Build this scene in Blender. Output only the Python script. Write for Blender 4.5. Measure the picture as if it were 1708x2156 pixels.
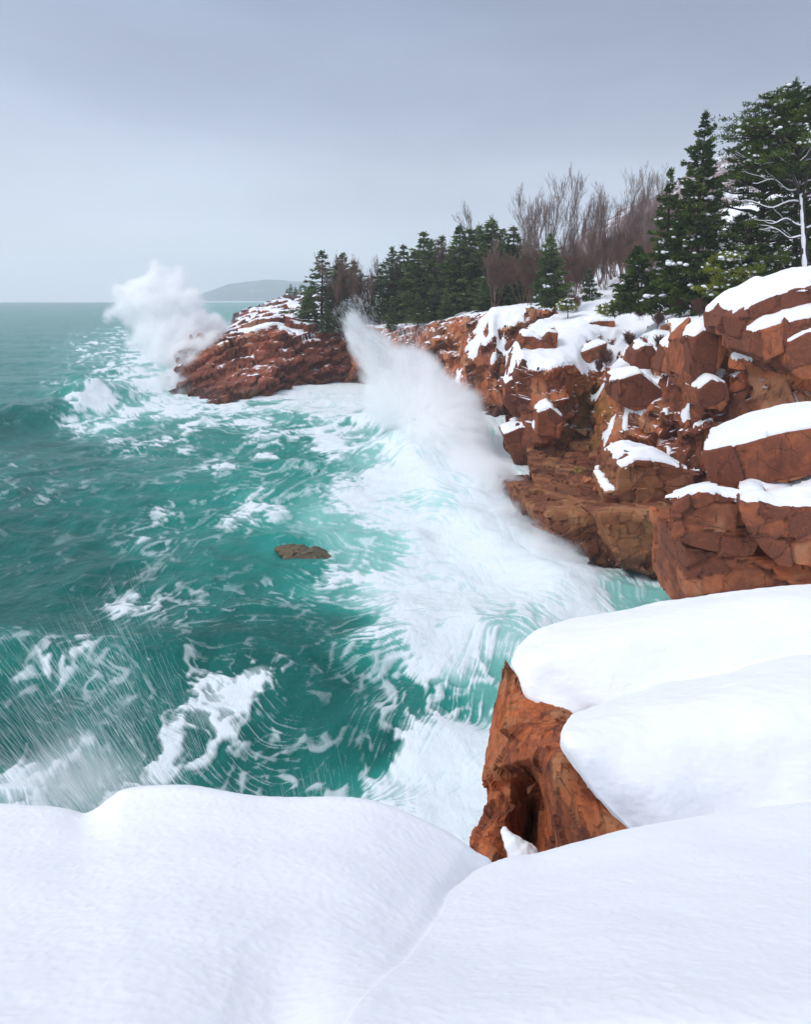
import bpy, math, random
import numpy as np
from mathutils import Vector
from mathutils.bvhtree import BVHTree

for o in list(bpy.data.objects): bpy.data.objects.remove(o)
scene = bpy.context.scene
R = math.radians
random.seed(7); rng = np.random.default_rng(7)
COL = scene.collection

# ------------------------------------------------------------------ camera
# metres; the sea is z=0, the eye stands 12 m above it looking along +Y.
EYE = 12.0; F = 1262.0; CX = 854.0; HZ = 626.0
cam_d = bpy.data.cameras.new('camera'); cam = bpy.data.objects.new('camera', cam_d); COL.objects.link(cam)
cam.location = (0, 0, EYE); cam.rotation_euler = (R(90), 0, 0)
cam_d.sensor_fit = 'VERTICAL'; cam_d.sensor_height = 36.0
cam_d.lens = 36.0 * F / 2156.0
cam_d.shift_y = -(1078.0 - HZ) / 2156.0
cam_d.clip_start = 0.05; cam_d.clip_end = 9000
scene.camera = cam

# ------------------------------------------------------------------ light
SUN_EL, SUN_AZ = 50.0, -104.0      # soft sun behind the overcast, up on the left over the sea
world = bpy.data.worlds.new('World'); scene.world = world; world.use_nodes = True
nt = world.node_tree; nt.nodes.clear()
def wn(t, **k):
    n = nt.nodes.new(t)
    for a, b in k.items(): setattr(n, a, b)
    return n
wo = wn('ShaderNodeOutputWorld'); bg = wn('ShaderNodeBackground'); bg2 = wn('ShaderNodeBackground'); mixw = wn('ShaderNodeMixShader')
sky = wn('ShaderNodeTexSky', sky_type='NISHITA'); sky.sun_disc = False
sky.sun_elevation = R(SUN_EL); sky.sun_rotation = R(SUN_AZ); sky.air_density = 1.0; sky.dust_density = 4.0
bg.inputs['Strength'].default_value = 0.08
nt.links.new(sky.outputs[0], bg.inputs[0])
tc = wn('ShaderNodeTexCoord'); sep = wn('ShaderNodeSeparateXYZ'); nt.links.new(tc.outputs['Generated'], sep.inputs[0])
ramp = wn('ShaderNodeValToRGB'); nt.links.new(sep.outputs['Z'], ramp.inputs[0])
cr = ramp.color_ramp; cr.interpolation = 'EASE'
stops = [(0.0, (.84, .90, 1.0)), (.06, (.79, .85, .96)), (.16, (.60, .67, .81)), (.33, (.41, .48, .64)), (.45, (.34, .41, .57)), (.62, (.58, .65, .80)), (1.0, (.80, .85, .97))]
cr.elements[0].position = 0; cr.elements[0].color = (*stops[0][1], 1)
cr.elements[1].position = 1; cr.elements[1].color = (*stops[-1][1], 1)
for p_, c_ in stops[1:-1]:
    e = cr.elements.new(p_); e.color = (*c_, 1)
mp = wn('ShaderNodeMapping'); mp.inputs['Scale'].default_value = (1.2, 1.2, 4.2); mp.inputs['Rotation'].default_value = (0, R(14), 0)
nt.links.new(tc.outputs['Generated'], mp.inputs[0])
ns = wn('ShaderNodeTexNoise'); ns.inputs['Scale'].default_value = 1.5; ns.inputs['Detail'].default_value = 4; ns.inputs['Roughness'].default_value = .45
nt.links.new(mp.outputs[0], ns.inputs[0])
mr = wn('ShaderNodeMapRange'); mr.inputs['From Min'].default_value = .3; mr.inputs['From Max'].default_value = .7
mr.inputs['To Min'].default_value = .86; mr.inputs['To Max'].default_value = 1.12
nt.links.new(ns.outputs['Fac'], mr.inputs[0])
# the cloud is lighter to the left (towards +x it thickens)
mrx = wn('ShaderNodeMapRange'); mrx.inputs['From Min'].default_value = -.5; mrx.inputs['From Max'].default_value = .6
mrx.inputs['To Min'].default_value = 1.06; mrx.inputs['To Max'].default_value = .88
nt.links.new(sep.outputs['X'], mrx.inputs[0])
mm0 = wn('ShaderNodeMath', operation='MULTIPLY'); nt.links.new(mr.outputs[0], mm0.inputs[0]); nt.links.new(mrx.outputs[0], mm0.inputs[1])
# and brightened behind the eye: unseen fill added for faces turned this way
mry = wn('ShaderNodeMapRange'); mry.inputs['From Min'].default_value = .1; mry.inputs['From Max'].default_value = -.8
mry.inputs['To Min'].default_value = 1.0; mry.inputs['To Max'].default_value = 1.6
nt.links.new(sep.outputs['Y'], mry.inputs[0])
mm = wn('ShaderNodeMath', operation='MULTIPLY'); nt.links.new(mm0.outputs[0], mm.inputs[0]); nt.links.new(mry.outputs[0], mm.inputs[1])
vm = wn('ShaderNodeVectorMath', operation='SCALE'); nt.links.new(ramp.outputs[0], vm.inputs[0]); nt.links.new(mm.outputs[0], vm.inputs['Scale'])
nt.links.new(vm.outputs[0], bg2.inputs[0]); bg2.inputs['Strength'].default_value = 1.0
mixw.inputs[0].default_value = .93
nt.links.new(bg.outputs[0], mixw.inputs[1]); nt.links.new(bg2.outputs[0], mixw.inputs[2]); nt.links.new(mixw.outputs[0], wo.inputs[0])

sun_d = bpy.data.lights.new('sun', 'SUN'); sun_d.energy = 1.6; sun_d.angle = R(24); sun_d.color = (1, .97, .93)
sun = bpy.data.objects.new('sun', sun_d); COL.objects.link(sun)
_el, _az = R(SUN_EL), R(SUN_AZ)
_d = Vector((math.sin(_az) * math.cos(_el), math.cos(_az) * math.cos(_el), math.sin(_el)))
sun.rotation_euler = _d.to_track_quat('Z', 'Y').to_euler(); sun.location = (-20, -20, 60)

scene.view_settings.view_transform = 'Standard'; scene.view_settings.look = 'None'
scene.view_settings.gamma = 1; scene.view_settings.exposure = 0.05
scene.render.engine = 'CYCLES'
cy = scene.cycles
cy.use_denoising = True
cy.max_bounces = 30; cy.diffuse_bounces = 3; cy.glossy_bounces = 2; cy.transmission_bounces = 2
cy.volume_bounces = 28; cy.transparent_max_bounces = 12
cy.volume_step_rate = 2.0; cy.volume_max_steps = 96
cy.use_adaptive_sampling = True; cy.adaptive_threshold = 0.02
cy.caustics_reflective = False; cy.caustics_refractive = False

# ------------------------------------------------------------------ numpy noise
_perm = rng.permutation(256).astype(np.int32); _perm = np.concatenate([_perm, _perm, _perm])
_g3 = rng.normal(size=(256, 3)).astype(np.float32); _g3 /= np.linalg.norm(_g3, axis=1, keepdims=True)
_r4 = rng.random((4096, 6)).astype(np.float32)
def perlin(p, seed=0):
    p = np.asarray(p, np.float32)
    i = np.floor(p).astype(np.int32); f = p - i
    u = f * f * f * (f * (f * 6 - 15) + 10)
    out = 0
    for dx in (0, 1):
        wx = u[:, 0] if dx else 1 - u[:, 0]
        for dy in (0, 1):
            wy = u[:, 1] if dy else 1 - u[:, 1]
            for dz in (0, 1):
                wz = u[:, 2] if dz else 1 - u[:, 2]
                h = _perm[_perm[_perm[(i[:, 0] + dx + seed) & 255] + ((i[:, 1] + dy) & 255)] + ((i[:, 2] + dz) & 255)]
                g = _g3[h]
                out = out + wx * wy * wz * (g[:, 0] * (f[:, 0] - dx) + g[:, 1] * (f[:, 1] - dy) + g[:, 2] * (f[:, 2] - dz))
    return out * 1.5
def fbm(p, octv=4, seed=0, gain=.5):
    a, s, o = 1.0, 1.0, 0
    for k in range(octv):
        o = o + a * perlin(p * s + k * 17.3, seed + k * 31); a *= gain; s *= 2.03
    return o
def worley(p, jit=.8, seed=0):
    """F1, F2, the nearest cell's random six-vector and the offset to its seed point"""
    p = np.asarray(p, np.float32); i = np.floor(p).astype(np.int64)
    n = len(p); f1 = np.full(n, 9., np.float32); f2 = np.full(n, 9., np.float32); idx = np.zeros(n, np.int64); key = np.zeros(n, np.int64); off = np.zeros((n, 3), np.float32)
    for dx in (-1, 0, 1):
        for dy in (-1, 0, 1):
            for dz in (-1, 0, 1):
                c = i + np.array([dx, dy, dz])
                h = ((c[:, 0] * 73856093) ^ (c[:, 1] * 19349663) ^ (c[:, 2] * 83492791) ^ (seed * 2654435)) & 4095
                q = c + .5 + (_r4[h, :3] - .5) * jit
                d = p - q; a_ = np.abs(d); r = ((a_ ** 4).sum(1) ** .25).astype(np.float32)
                b = r < f1
                f2 = np.where(b, f1, np.minimum(f2, r)); f1 = np.where(b, r, f1)
                idx = np.where(b, h, idx); key = np.where(b, (c[:, 0] * 4099 + c[:, 1]) * 4099 + c[:, 2], key); off[b] = d[b]
    return f1, f2, _r4[idx], off, key
def sstep(a, b, x):
    t = np.clip((x - a) / (b - a), 0, 1); return t * t * (3 - 2 * t)

# ------------------------------------------------------------------ building helpers
def P(u, v, Y):
    """a point Y metres away in the direction of photo coordinate (u, v)"""
    return ((u - CX) / F * Y, Y, EYE - (v - HZ) / F * Y)
def mesh_np(name, V, faces, mat=None, smooth=True, attrs=None, parent=None, link=True):
    """faces: int array (n,3) or (n,4), or a list of such arrays"""
    if not isinstance(faces, list): faces = [faces]
    faces = [np.asarray(f, np.int32) for f in faces if len(f)]
    me = bpy.data.meshes.new(name)
    V = np.asarray(V, np.float32)
    me.vertices.add(len(V)); me.vertices.foreach_set('co', V.ravel())
    nl = sum(f.size for f in faces); npoly = sum(len(f) for f in faces)
    me.loops.add(nl); me.loops.foreach_set('vertex_index', np.concatenate([f.ravel() for f in faces]))
    tot = np.concatenate([np.full(len(f), f.shape[1], np.int32) for f in faces])
    st = np.concatenate([[0], np.cumsum(tot)[:-1]]).astype(np.int32)
    me.polygons.add(npoly); me.polygons.foreach_set('loop_start', st); me.polygons.foreach_set('loop_total', tot)
    me.update(calc_edges=True)
    me.polygons.foreach_set('use_smooth', np.full(npoly, smooth))
    for k, a in (attrs or {}).items():
        at = me.attributes.new(k, 'FLOAT', 'POINT'); at.data.foreach_set('value', np.asarray(a, np.float32).ravel())
    if mat: me.materials.append(mat)
    me.validate()
    ob = bpy.data.objects.new(name, me)
    if link: COL.objects.link(ob)
    if parent: ob.parent = parent
    return ob
def tag(o, label=None, cat=None, group=None, kind=None):
    if label: o['label'] = label
    if cat: o['category'] = cat
    if group: o['group'] = group
    if kind: o['kind'] = kind
    return o
def empty(name, loc=(0, 0, 0)):
    e = bpy.data.objects.new(name, None); COL.objects.link(e); e.location = loc; e.empty_display_size = .3
    return e
def gridfaces(nr, nc):
    a = np.arange(nr * nc).reshape(nr, nc)
    return np.stack([a[:-1, :-1], a[:-1, 1:], a[1:, 1:], a[1:, :-1]], -1).reshape(-1, 4)
def resample(ctrl, nr, nc, smooth=1.0):
    """ctrl (r,c,3) -> (nr,nc,3): Catmull-Rom mixed with straight lines"""
    def ax(A, n):
        m = A.shape[0]; t = np.linspace(0, m - 1, n); i = np.clip(t.astype(int), 0, m - 2); f = (t - i)[:, None, None]
        p0 = A[np.clip(i - 1, 0, m - 1)]; p1 = A[i]; p2 = A[i + 1]; p3 = A[np.clip(i + 2, 0, m - 1)]
        c = .5 * ((2 * p1) + (p2 - p0) * f + (2 * p0 - 5 * p1 + 4 * p2 - p3) * f ** 2 + (3 * p1 - p0 - 3 * p2 + p3) * f ** 3)
        return smooth * c + (1 - smooth) * (p1 + (p2 - p1) * f)
    A = ax(np.asarray(ctrl, float), nr)
    return ax(A.transpose(1, 0, 2), nc).transpose(1, 0, 2)
def arclen_resample(G, nr, nc):
    """even out grid spacing along both axes using mean lengths"""
    def one(A, n):
        d = np.sqrt((np.diff(A, axis=0) ** 2).sum(-1)).mean(1); s = np.concatenate([[0], np.cumsum(d)]); t = np.linspace(0, s[-1], n)
        i = np.clip(np.searchsorted(s, t) - 1, 0, len(s) - 2); f = ((t - s[i]) / (s[i + 1] - s[i] + 1e-9))[:, None, None]
        return A[i] * (1 - f) + A[i + 1] * f
    G = one(G, nr); return one(G.transpose(1, 0, 2), nc).transpose(1, 0, 2)
def gridnormals(G):
    du = np.gradient(G, axis=1); dv = np.gradient(G, axis=0); n = np.cross(du, dv); n /= np.linalg.norm(n, axis=-1, keepdims=True) + 1e-9
    return n
def rotm(ax, ay, az):
    cx, sx, cy_, sy, cz, sz = math.cos(ax), math.sin(ax), math.cos(ay), math.sin(ay), math.cos(az), math.sin(az)
    return np.array([[1, 0, 0], [0, cx, -sx], [0, sx, cx]]) @ np.array([[cy_, 0, sy], [0, 1, 0], [-sy, 0, cy_]]) @ np.array([[cz, -sz, 0], [sz, cz, 0], [0, 0, 1]])
def fracture(p, n, size, amp, rot=(.1, .25, .5), aspect=(1, 1, .7), jit=.6, tilt=.22, crack=.3, flat=.85, seed=0, gain=1.0):
    """break a surface into jointed granite: every joint cell becomes a near-flat face, set in or out a little, with an open joint round it.
    returns new points, the cell's random number and the joint mask"""
    q = (p @ rotm(*rot).T) / (np.array(aspect) * size)
    q = q + .07 * np.stack([perlin(q * 1.3 + 5 * k, seed + k) for k in range(3)], -1)
    f1, f2, r, off, key = worley(q, jit, seed)
    u, inv = np.unique(key, return_inverse=True); cnt = np.bincount(inv).astype(float)
    mp_ = np.stack([np.bincount(inv, p[:, k]) for k in range(3)], 1) / cnt[:, None]
    mn = np.stack([np.bincount(inv, n[:, k]) for k in range(3)], 1); nl_ = np.linalg.norm(mn, axis=1, keepdims=True); coh = sstep(.80, .93, nl_[:, 0] / cnt); mn /= nl_ + 1e-9
    rr = np.zeros((len(u), 6)); rr[inv] = r
    mn = mn + tilt * (rr[:, [4, 5, 0]] - .5) * 2; mn /= np.linalg.norm(mn, axis=1, keepdims=True)
    N = mn[inv]; dn_ = (n * N).sum(1); dd = ((mp_[inv] - p) * N).sum(1) / np.where(np.abs(dn_) < .45, .45, dn_)
    dd = np.clip(dd, -size * .4, size * .4) * flat * coh[inv]
    dd = dd + amp * (rr[inv, 3] - .5) * 2 * gain
    e = f2 - f1; cm = np.clip(1 - e / .055, 0, 1)
    dd = dd - crack * min(amp, .3) * cm * gain
    return p + n * dd[:, None], rr[inv, 1], cm

# ------------------------------------------------------------------ materials
def mat(name):
    m = bpy.data.materials.new(name); m.use_nodes = True; m.node_tree.nodes.clear(); return m
class NT:
    def __init__(s, m): s.t = m.node_tree
    def n(s, t, ins=None, **k):
        n = s.t.nodes.new(t)
        for a, b in k.items(): setattr(n, a, b)
        for a, b in (ins or {}).items():
            if hasattr(b, 'links') or isinstance(b, bpy.types.NodeSocket): s.t.links.new(b, n.inputs[a])
            else: n.inputs[a].default_value = b
        return n
    def math(s, op, a, b=0.0, c=0.0, clamp=False):
        n = s.n('ShaderNodeMath', {0: a, 1: b, 2: c}, operation=op); n.use_clamp = clamp; return n.outputs[0]
    def mix(s, f, a, b):
        n = s.n('ShaderNodeMix', {0: f, 6: a, 7: b}, data_type='RGBA'); return n.outputs[2]
    def rng(s, x, a, b, c=0., d=1., smooth=True):
        n = s.n('ShaderNodeMapRange', {0: x, 1: a, 2: b, 3: c, 4: d}); n.interpolation_type = 'SMOOTHSTEP' if smooth else 'LINEAR'; return n.outputs[0]
    def noise(s, v, scale, det=5, rough=.55, dist=0.0):
        return s.n('ShaderNodeTexNoise', {0: v, 'Scale': scale, 'Detail': det, 'Roughness': rough, 'Distortion': dist}).outputs[0]
    def pos(s): return s.n('ShaderNodeNewGeometry').outputs['Position']
    def out(s, surf, vol=None):
        o = s.n('ShaderNodeOutputMaterial')
        if surf: s.t.links.new(surf, o.inputs[0])
        if vol: s.t.links.new(vol, o.inputs[1])
def C3(h, k=1.0):
    """sRGB 0-255 triple to linear rgba"""
    return tuple([(((c / 255 + .055) / 1.055) ** 2.4 if c > 10 else c / 3294.) * k for c in h] + [1])

def snow_material(name='snow_material', grain=1.0, lumps=0.0):
    m = mat(name); t = NT(m); p = t.pos()
    n1 = t.noise(p, 70 * grain, 3, .6); n2 = t.noise(p, 9 * grain, 4, .55); n3 = t.noise(p, 1.1, 2)
    vs = t.n('ShaderNodeMapping', {0: p, 3: (1, 1.25, 1)}).outputs[0]
    n4 = t.noise(vs, 24 * grain, 4, .6)
    h = t.math('ADD', t.math('MULTIPLY', n1, .12), t.math('ADD', t.math('MULTIPLY', n2, .6), t.math('MULTIPLY', n4, .4 + lumps)))
    b = t.n('ShaderNodeBump', {'Height': h, 'Strength': .16, 'Distance': .02 / grain}).outputs[0]
    c = t.mix(n3, (.84, .86, .90, 1), (.90, .91, .93, 1))
    bs = t.n('ShaderNodeBsdfPrincipled', {'Base Color': c, 'Roughness': .75, 'Normal': b, 'Specular IOR Level': .25,
             'Subsurface Weight': .25, 'Subsurface Radius': (.4, .5, .6), 'Subsurface Scale': .05}).outputs[0]
    t.out(bs); return m
SNOW = snow_material(); SNOWF = snow_material('far_snow_material', .3)

def rock_material(name, scale=1.0, warm=C3((190, 108, 66)), deep=C3((110, 60, 42)), pale=C3((182, 134, 100)), wet_z=1.4, lichen=0.0, snow_nz=None, grain=1.0, lich_pos=None):
    m = mat(name); t = NT(m); p = t.pos(); k = scale
    big = t.noise(p, .35 * k, 4, .6, .6); mid = t.noise(p, 1.6 * k, 5, .6, .4); fine = t.noise(p, 14 * k, 5, .7)
    ps = t.n('ShaderNodeMapping', {0: p, 3: (2.6, 2.6, .35), 2: (.15, .25, 0)}).outputs[0]
    stain = t.noise(ps, 1.3 * k, 4, .6)
    tone = t.n('ShaderNodeAttribute', attribute_name='tone').outputs['Fac']; seam = t.n('ShaderNodeAttribute', attribute_name='seam').outputs['Fac']
    c = t.mix(t.rng(t.math('ADD', t.math('MULTIPLY', mid, .45), t.math('MULTIPLY', tone, .6)), .32, .68), deep, warm)
    c = t.mix(t.math('MULTIPLY', t.rng(t.math('ADD', big, t.math('MULTIPLY', t.math('SUBTRACT', tone, .5), .5)), .5, .68), .75), c, pale)
    c = t.mix(t.math('MULTIPLY', seam, .55), c, C3((40, 24, 20)))
    c = t.mix(t.math('MULTIPLY', t.rng(stain, .56, .74), .7), c, C3((58, 32, 24)))
    c = t.mix(t.math('MULTIPLY', t.rng(t.noise(p, 5 * k, 4, .6, 1.2), .55, .7), .45), c, C3((176, 92, 48)))
    c = t.mix(t.math('MULTIPLY', t.rng(fine, .52, .72), .35), c, C3((44, 26, 20)))
    c = t.mix(t.math('MULTIPLY', t.rng(t.noise(p, 40 * k, 3, .7), .5, .75), .25), c, C3((196, 150, 124)))
    if lichen:
        if lich_pos is not None:
            dd = t.n('ShaderNodeVectorMath', {0: p, 1: lich_pos[:3]}, operation='DISTANCE').outputs[1]
            lf = t.rng(dd, lich_pos[3], lich_pos[3] * .45)
            lf = t.math('MULTIPLY', lf, t.rng(t.noise(ps, 1.1, 4, .6), .38, .6))
        else: lf = t.rng(t.noise(p, .7 * k, 5, .6), .52, .66)
        c = t.mix(t.math('MULTIPLY', lf, lichen), c, C3((112, 92, 38)))
    cr1 = t.n('ShaderNodeTexVoronoi', {0: t.n('ShaderNodeMapping', {0: t.n('ShaderNodeVectorMath', {0: p, 1: t.n('ShaderNodeTexNoise', {0: p, 'Scale': .9 * k, 'Detail': 4}).outputs[1]}, operation='ADD').outputs[0],
             3: (.8, .8, 1.2), 2: (.2, .3, .4)}).outputs[0], 'Scale': .75 * k, 'Randomness': .8}, feature='DISTANCE_TO_EDGE').outputs[0]
    crk = t.rng(cr1, .0, .014); brk = t.math('ADD', t.rng(t.noise(p, .9 * k, 2), .42, .56), 0)
    crk = t.math('MAXIMUM', crk, t.math('SUBTRACT', 1, brk))
    c = t.mix(t.math('MULTIPLY', t.math('SUBTRACT', 1, crk), .5), c, C3((34, 20, 16)))
    z = t.n('ShaderNodeSeparateXYZ', {0: p}).outputs[2]
    wet = t.rng(t.math('ADD', z, t.math('MULTIPLY', mid, 1.6)), wet_z + 1.6, wet_z + .2)
    c = t.mix(t.math('MULTIPLY', wet, .62), c, C3((48, 30, 24)))
    h = t.math('ADD', t.math('MULTIPLY', mid, .06), t.math('MULTIPLY', fine, .10 * grain))
    h = t.math('ADD', h, t.math('MULTIPLY', t.noise(ps, 6 * k, 4, .65), .12)); h = t.math('ADD', h, t.math('MULTIPLY', crk, .35))
    b = t.n('ShaderNodeBump', {'Height': h, 'Strength': .8, 'Distance': .13 / k}).outputs[0]
    rough = t.rng(wet, 0, 1, .85, .38)
    bs = t.n('ShaderNodeBsdfPrincipled', {'Base Color': c, 'Roughness': rough, 'Normal': b, 'Specular IOR Level': .3}).outputs[0]
    if snow_nz is not None:
        nz = t.n('ShaderNodeSeparateXYZ', {0: t.n('ShaderNodeNewGeometry').outputs['Normal']}).outputs[2]
        f = t.rng(t.math('ADD', nz, t.math('MULTIPLY', t.math('SUBTRACT', t.noise(p, 1.4 * k, 5, .65), .5), 1.1)), snow_nz, snow_nz + .07)
        f = t.math('MULTIPLY', f, t.rng(z, wet_z + .4, wet_z + 1.2))
        sb = t.n('ShaderNodeBsdfPrincipled', {'Base Color': (.86, .88, .92, 1), 'Roughness': .8}).outputs[0]
        bs = t.n('ShaderNodeMixShader', {0: f, 1: bs, 2: sb}).outputs[0]
    t.out(bs); return m
LICH = P(1268, 900, 43)
ROCK = rock_material('granite_material', 1.0, lichen=.85, lich_pos=(*LICH, 4.6), snow_nz=.78)
ROCKN = rock_material('near_granite_material', 1.4, wet_z=.6)
ROCKF = rock_material('foreground_granite_material', 3.4, warm=C3((186, 98, 52)), deep=C3((104, 54, 38)), pale=C3((160, 112, 78)), wet_z=4.2)
ROCKFAR = rock_material('headland_granite_material', .55, warm=C3((176, 98, 72)), deep=C3((120, 64, 48)), wet_z=1.0, snow_nz=.97)
ROCKTAN = rock_material('shelf_granite_material', 1.3, warm=C3((158, 104, 66)), deep=C3((116, 66, 42)), pale=C3((166, 122, 84)), wet_z=.9)

def simple(name, col, col2=None, rough=.85, scale=3., bump=0., two=False, trans=0.):
    m = mat(name); t = NT(m); p = t.pos()
    c = t.mix(t.rng(t.noise(p, scale, 4, .6), .35, .65), col, col2 or col)
    ins = {'Base Color': c, 'Roughness': rough, 'Specular IOR Level': .2}
    if bump: ins['Normal'] = t.n('ShaderNodeBump', {'Height': t.noise(p, scale * 6, 4), 'Strength': bump, 'Distance': .05}).outputs[0]
    bs = t.n('ShaderNodeBsdfPrincipled', ins).outputs[0]
    if trans:
        tr = t.n('ShaderNodeBsdfTranslucent', {0: c}).outputs[0]; bs = t.n('ShaderNodeMixShader', {0: trans, 1: bs, 2: tr}).outputs[0]
    t.out(bs); return m
BARK = simple('bark_material', C3((74, 60, 52)), C3((46, 38, 34)), scale=5, bump=.5)
BARKW = simple('pale_bark_material', C3((150, 140, 134)), C3((96, 84, 80)), scale=3)
TWIG = simple('twig_material', C3((142, 124, 116)), C3((110, 92, 86)), scale=.4)
TWIGRED = simple('red_twig_material', C3((128, 98, 86)), C3((98, 74, 66)), scale=.4)
SPRUCE = simple('spruce_needle_material', C3((88, 108, 48)), C3((44, 64, 32)), scale=.9, trans=.15)
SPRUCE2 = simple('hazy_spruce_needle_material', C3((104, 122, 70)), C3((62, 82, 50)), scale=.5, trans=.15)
PINE = simple('pine_needle_material', C3((86, 102, 38)), C3((42, 62, 30)), scale=.7, trans=.15)
PINEY = simple('yellow_pine_needle_material', C3((132, 134, 44)), C3((70, 92, 34)), scale=.9, trans=.15)
TSNOW = simple('branch_snow_material', (.86, .88, .92, 1), (.9, .91, .94, 1), scale=2)

def smooth_field(a, m, it):
    """blur a (defined where m) it times without letting values from outside in"""
    a = np.where(m, a, 0.0); w = m.astype(float)
    for _ in range(it):
        def bl(x):
            x = np.pad(x, 1, mode='edge'); return (x[:-2, 1:-1] + x[2:, 1:-1] + x[1:-1, :-2] + x[1:-1, 2:] + 2 * x[1:-1, 1:-1]) / 6
        a2, w2 = bl(a), bl(w); a = np.where(m, a2 / np.maximum(w2, 1e-6), 0.0)
    return a
# ------------------------------------------------------------------ the sea
def kreg(ctrl, U, V, su, sv):
    """kernel regression of control rows (u, v, values...) over grids U, V (evaluated coarsely, then bilinear)"""
    c = np.array(ctrl, float)
    uu = U[0, ::8]; vv = V[::8, 0]
    A, B = np.meshgrid(uu, vv)
    w = np.exp(-((A[..., None] - c[:, 0]) / su) ** 2 / 2 - ((B[..., None] - c[:, 1]) / sv) ** 2 / 2) + 1e-7 / (1 + ((A[..., None] - c[:, 0]) / su) ** 2 + ((B[..., None] - c[:, 1]) / sv) ** 2)
    w /= w.sum(-1, keepdims=True); outs = []
    for k in range(2, c.shape[1]):
        g = (w * c[:, k]).sum(-1)
        fi = np.clip(np.arange(U.shape[0]) / 8.0, 0, g.shape[0] - 1.001); fj = np.clip(np.arange(U.shape[1]) / 8.0, 0, g.shape[1] - 1.001)
        i0 = fi.astype(int); j0 = fj.astype(int); a = (fi - i0)[:, None]; b = (fj - j0)[None]
        outs.append(g[i0][:, j0] * (1 - a) * (1 - b) + g[i0 + 1][:, j0] * a * (1 - b) + g[i0][:, j0 + 1] * (1 - a) * b + g[i0 + 1][:, j0 + 1] * a * b)
    return outs
FOAM = [(100,700,.10,.3),(50,780,.10,.25),(0,660,.03,.3),(150,660,.03,.3),(200,735,.5,.5),(250,765,.62,.5),(150,775,.2,.4),(60,850,.08,.25),(0,900,.03,.05),(100,900,.04,.1),
 (195,875,.93,.7),(235,850,.6,.6),(150,835,.45,.6),(285,860,.6,.6),(350,820,.85,.8),(330,775,.85,.8),(430,870,.75,.6),(500,870,.8,.7),(600,850,.9,.8),(700,830,.95,.9),(800,840,.95,.9),(620,900,.62,.5),(750,900,.72,.55),(850,930,.85,.9),
 (300,930,.25,.3),(450,925,.3,.35),(600,965,.35,.4),(150,960,.06,.1),(0,980,.2,.12),(80,1010,.22,.15),(250,1050,.1,.2),(400,1050,.35,.35),(550,1030,.45,.45),(700,1000,.5,.55),(800,980,.65,.9),(900,1000,.95,1),(850,1080,.85,1),
 (700,1100,.45,.8),(560,1070,.35,.6),(450,1100,.25,.3),(330,1150,.35,.25),(150,1130,.1,.05),(30,1150,.08,0),(320,1250,.4,.15),(240,1200,.1,0),(400,1290,.4,.15),(480,1180,.1,.25),(580,1140,.1,.5),(620,1190,.2,.3),(760,1160,.5,.8),(900,1170,.9,1),
 (1000,1150,1,1),(1100,1200,1,1),(1200,1240,.9,.95),(1380,1240,.62,.85),(1440,1260,.5,.7),(660,1230,.55,.6),(800,1260,.85,.85),(1000,1270,.85,.9),(1150,1300,.75,.85),(1080,1235,.6,.9),(550,1300,.25,.15),(700,1320,.15,.1),(500,1370,.1,.0),(620,1350,.06,0),
 (300,1380,.2,.1),(100,1300,.05,0),(50,1200,.06,0),(70,1410,.35,.2),(200,1430,.4,.2),(400,1430,.4,.1),(530,1410,.42,.1),(600,1400,.12,0),(680,1500,.1,0),(720,1430,.1,0),(780,1390,.65,.55),(850,1340,.85,.8),(950,1380,.8,.75),
 (1050,1340,.8,.85),(1030,1420,.6,.7),(960,1480,.3,.45),(900,1500,.6,.4),(830,1480,.45,.2),(750,1560,.22,.05),(650,1600,.35,.1),(560,1540,.4,.05),(450,1500,.42,.05),(350,1550,.42,.1),(250,1500,.3,.1),(100,1500,.22,.05),(0,1560,.1,0),
 (40,1660,.6,.3),(200,1640,.55,.25),(350,1650,.55,.2),(500,1640,.42,.1),(600,1650,.5,.2),(700,1655,.72,.35),(850,1650,.85,.7),(950,1600,.92,.9),(1010,1550,.9,.9),(950,1750,.97,.95),(850,1720,.85,.8),(1040,1480,.7,.75),(540,700,.2,.4),(480,640,.03,.5)]
FOAM = [(u_, v_, min(1, f_ + .08) if u_ > 760 and 1240 < v_ < 1640 else f_, a_) for u_, v_, f_, a_ in FOAM]
FLOW = [(100,700,0),(50,900,5),(50,1000,8),(200,950,-8),(160,840,-25),(200,880,35),(280,880,35),(350,860,20),(330,780,-10),(420,890,10),(600,870,-4),(700,950,-14),(550,1010,-10),(800,1000,-28),(850,1100,5),(700,1150,5),(600,1170,5),(650,1210,35),(800,1250,10),
 (1000,1280,18),(1200,1260,22),(1380,1230,30),(300,1200,-50),(320,1250,-35),(450,1290,-18),(600,1290,-8),(850,1350,-25),(1000,1400,-60),(1060,1450,-75),(900,1500,-50),(950,1600,-40),(900,1700,-20),(780,1600,-70),(700,1650,-40),(600,1600,10),
 (450,1500,35),(300,1450,45),(100,1500,50),(50,1600,60),(200,1650,55),(400,1600,40),(500,1450,25),(550,1380,-5),(1000,1150,50),(930,1000,60),(1100,1250,30),(1020,1550,-5),(250,1100,0),(0,1200,0)]
NRW, NCW = 900, 1180
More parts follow.
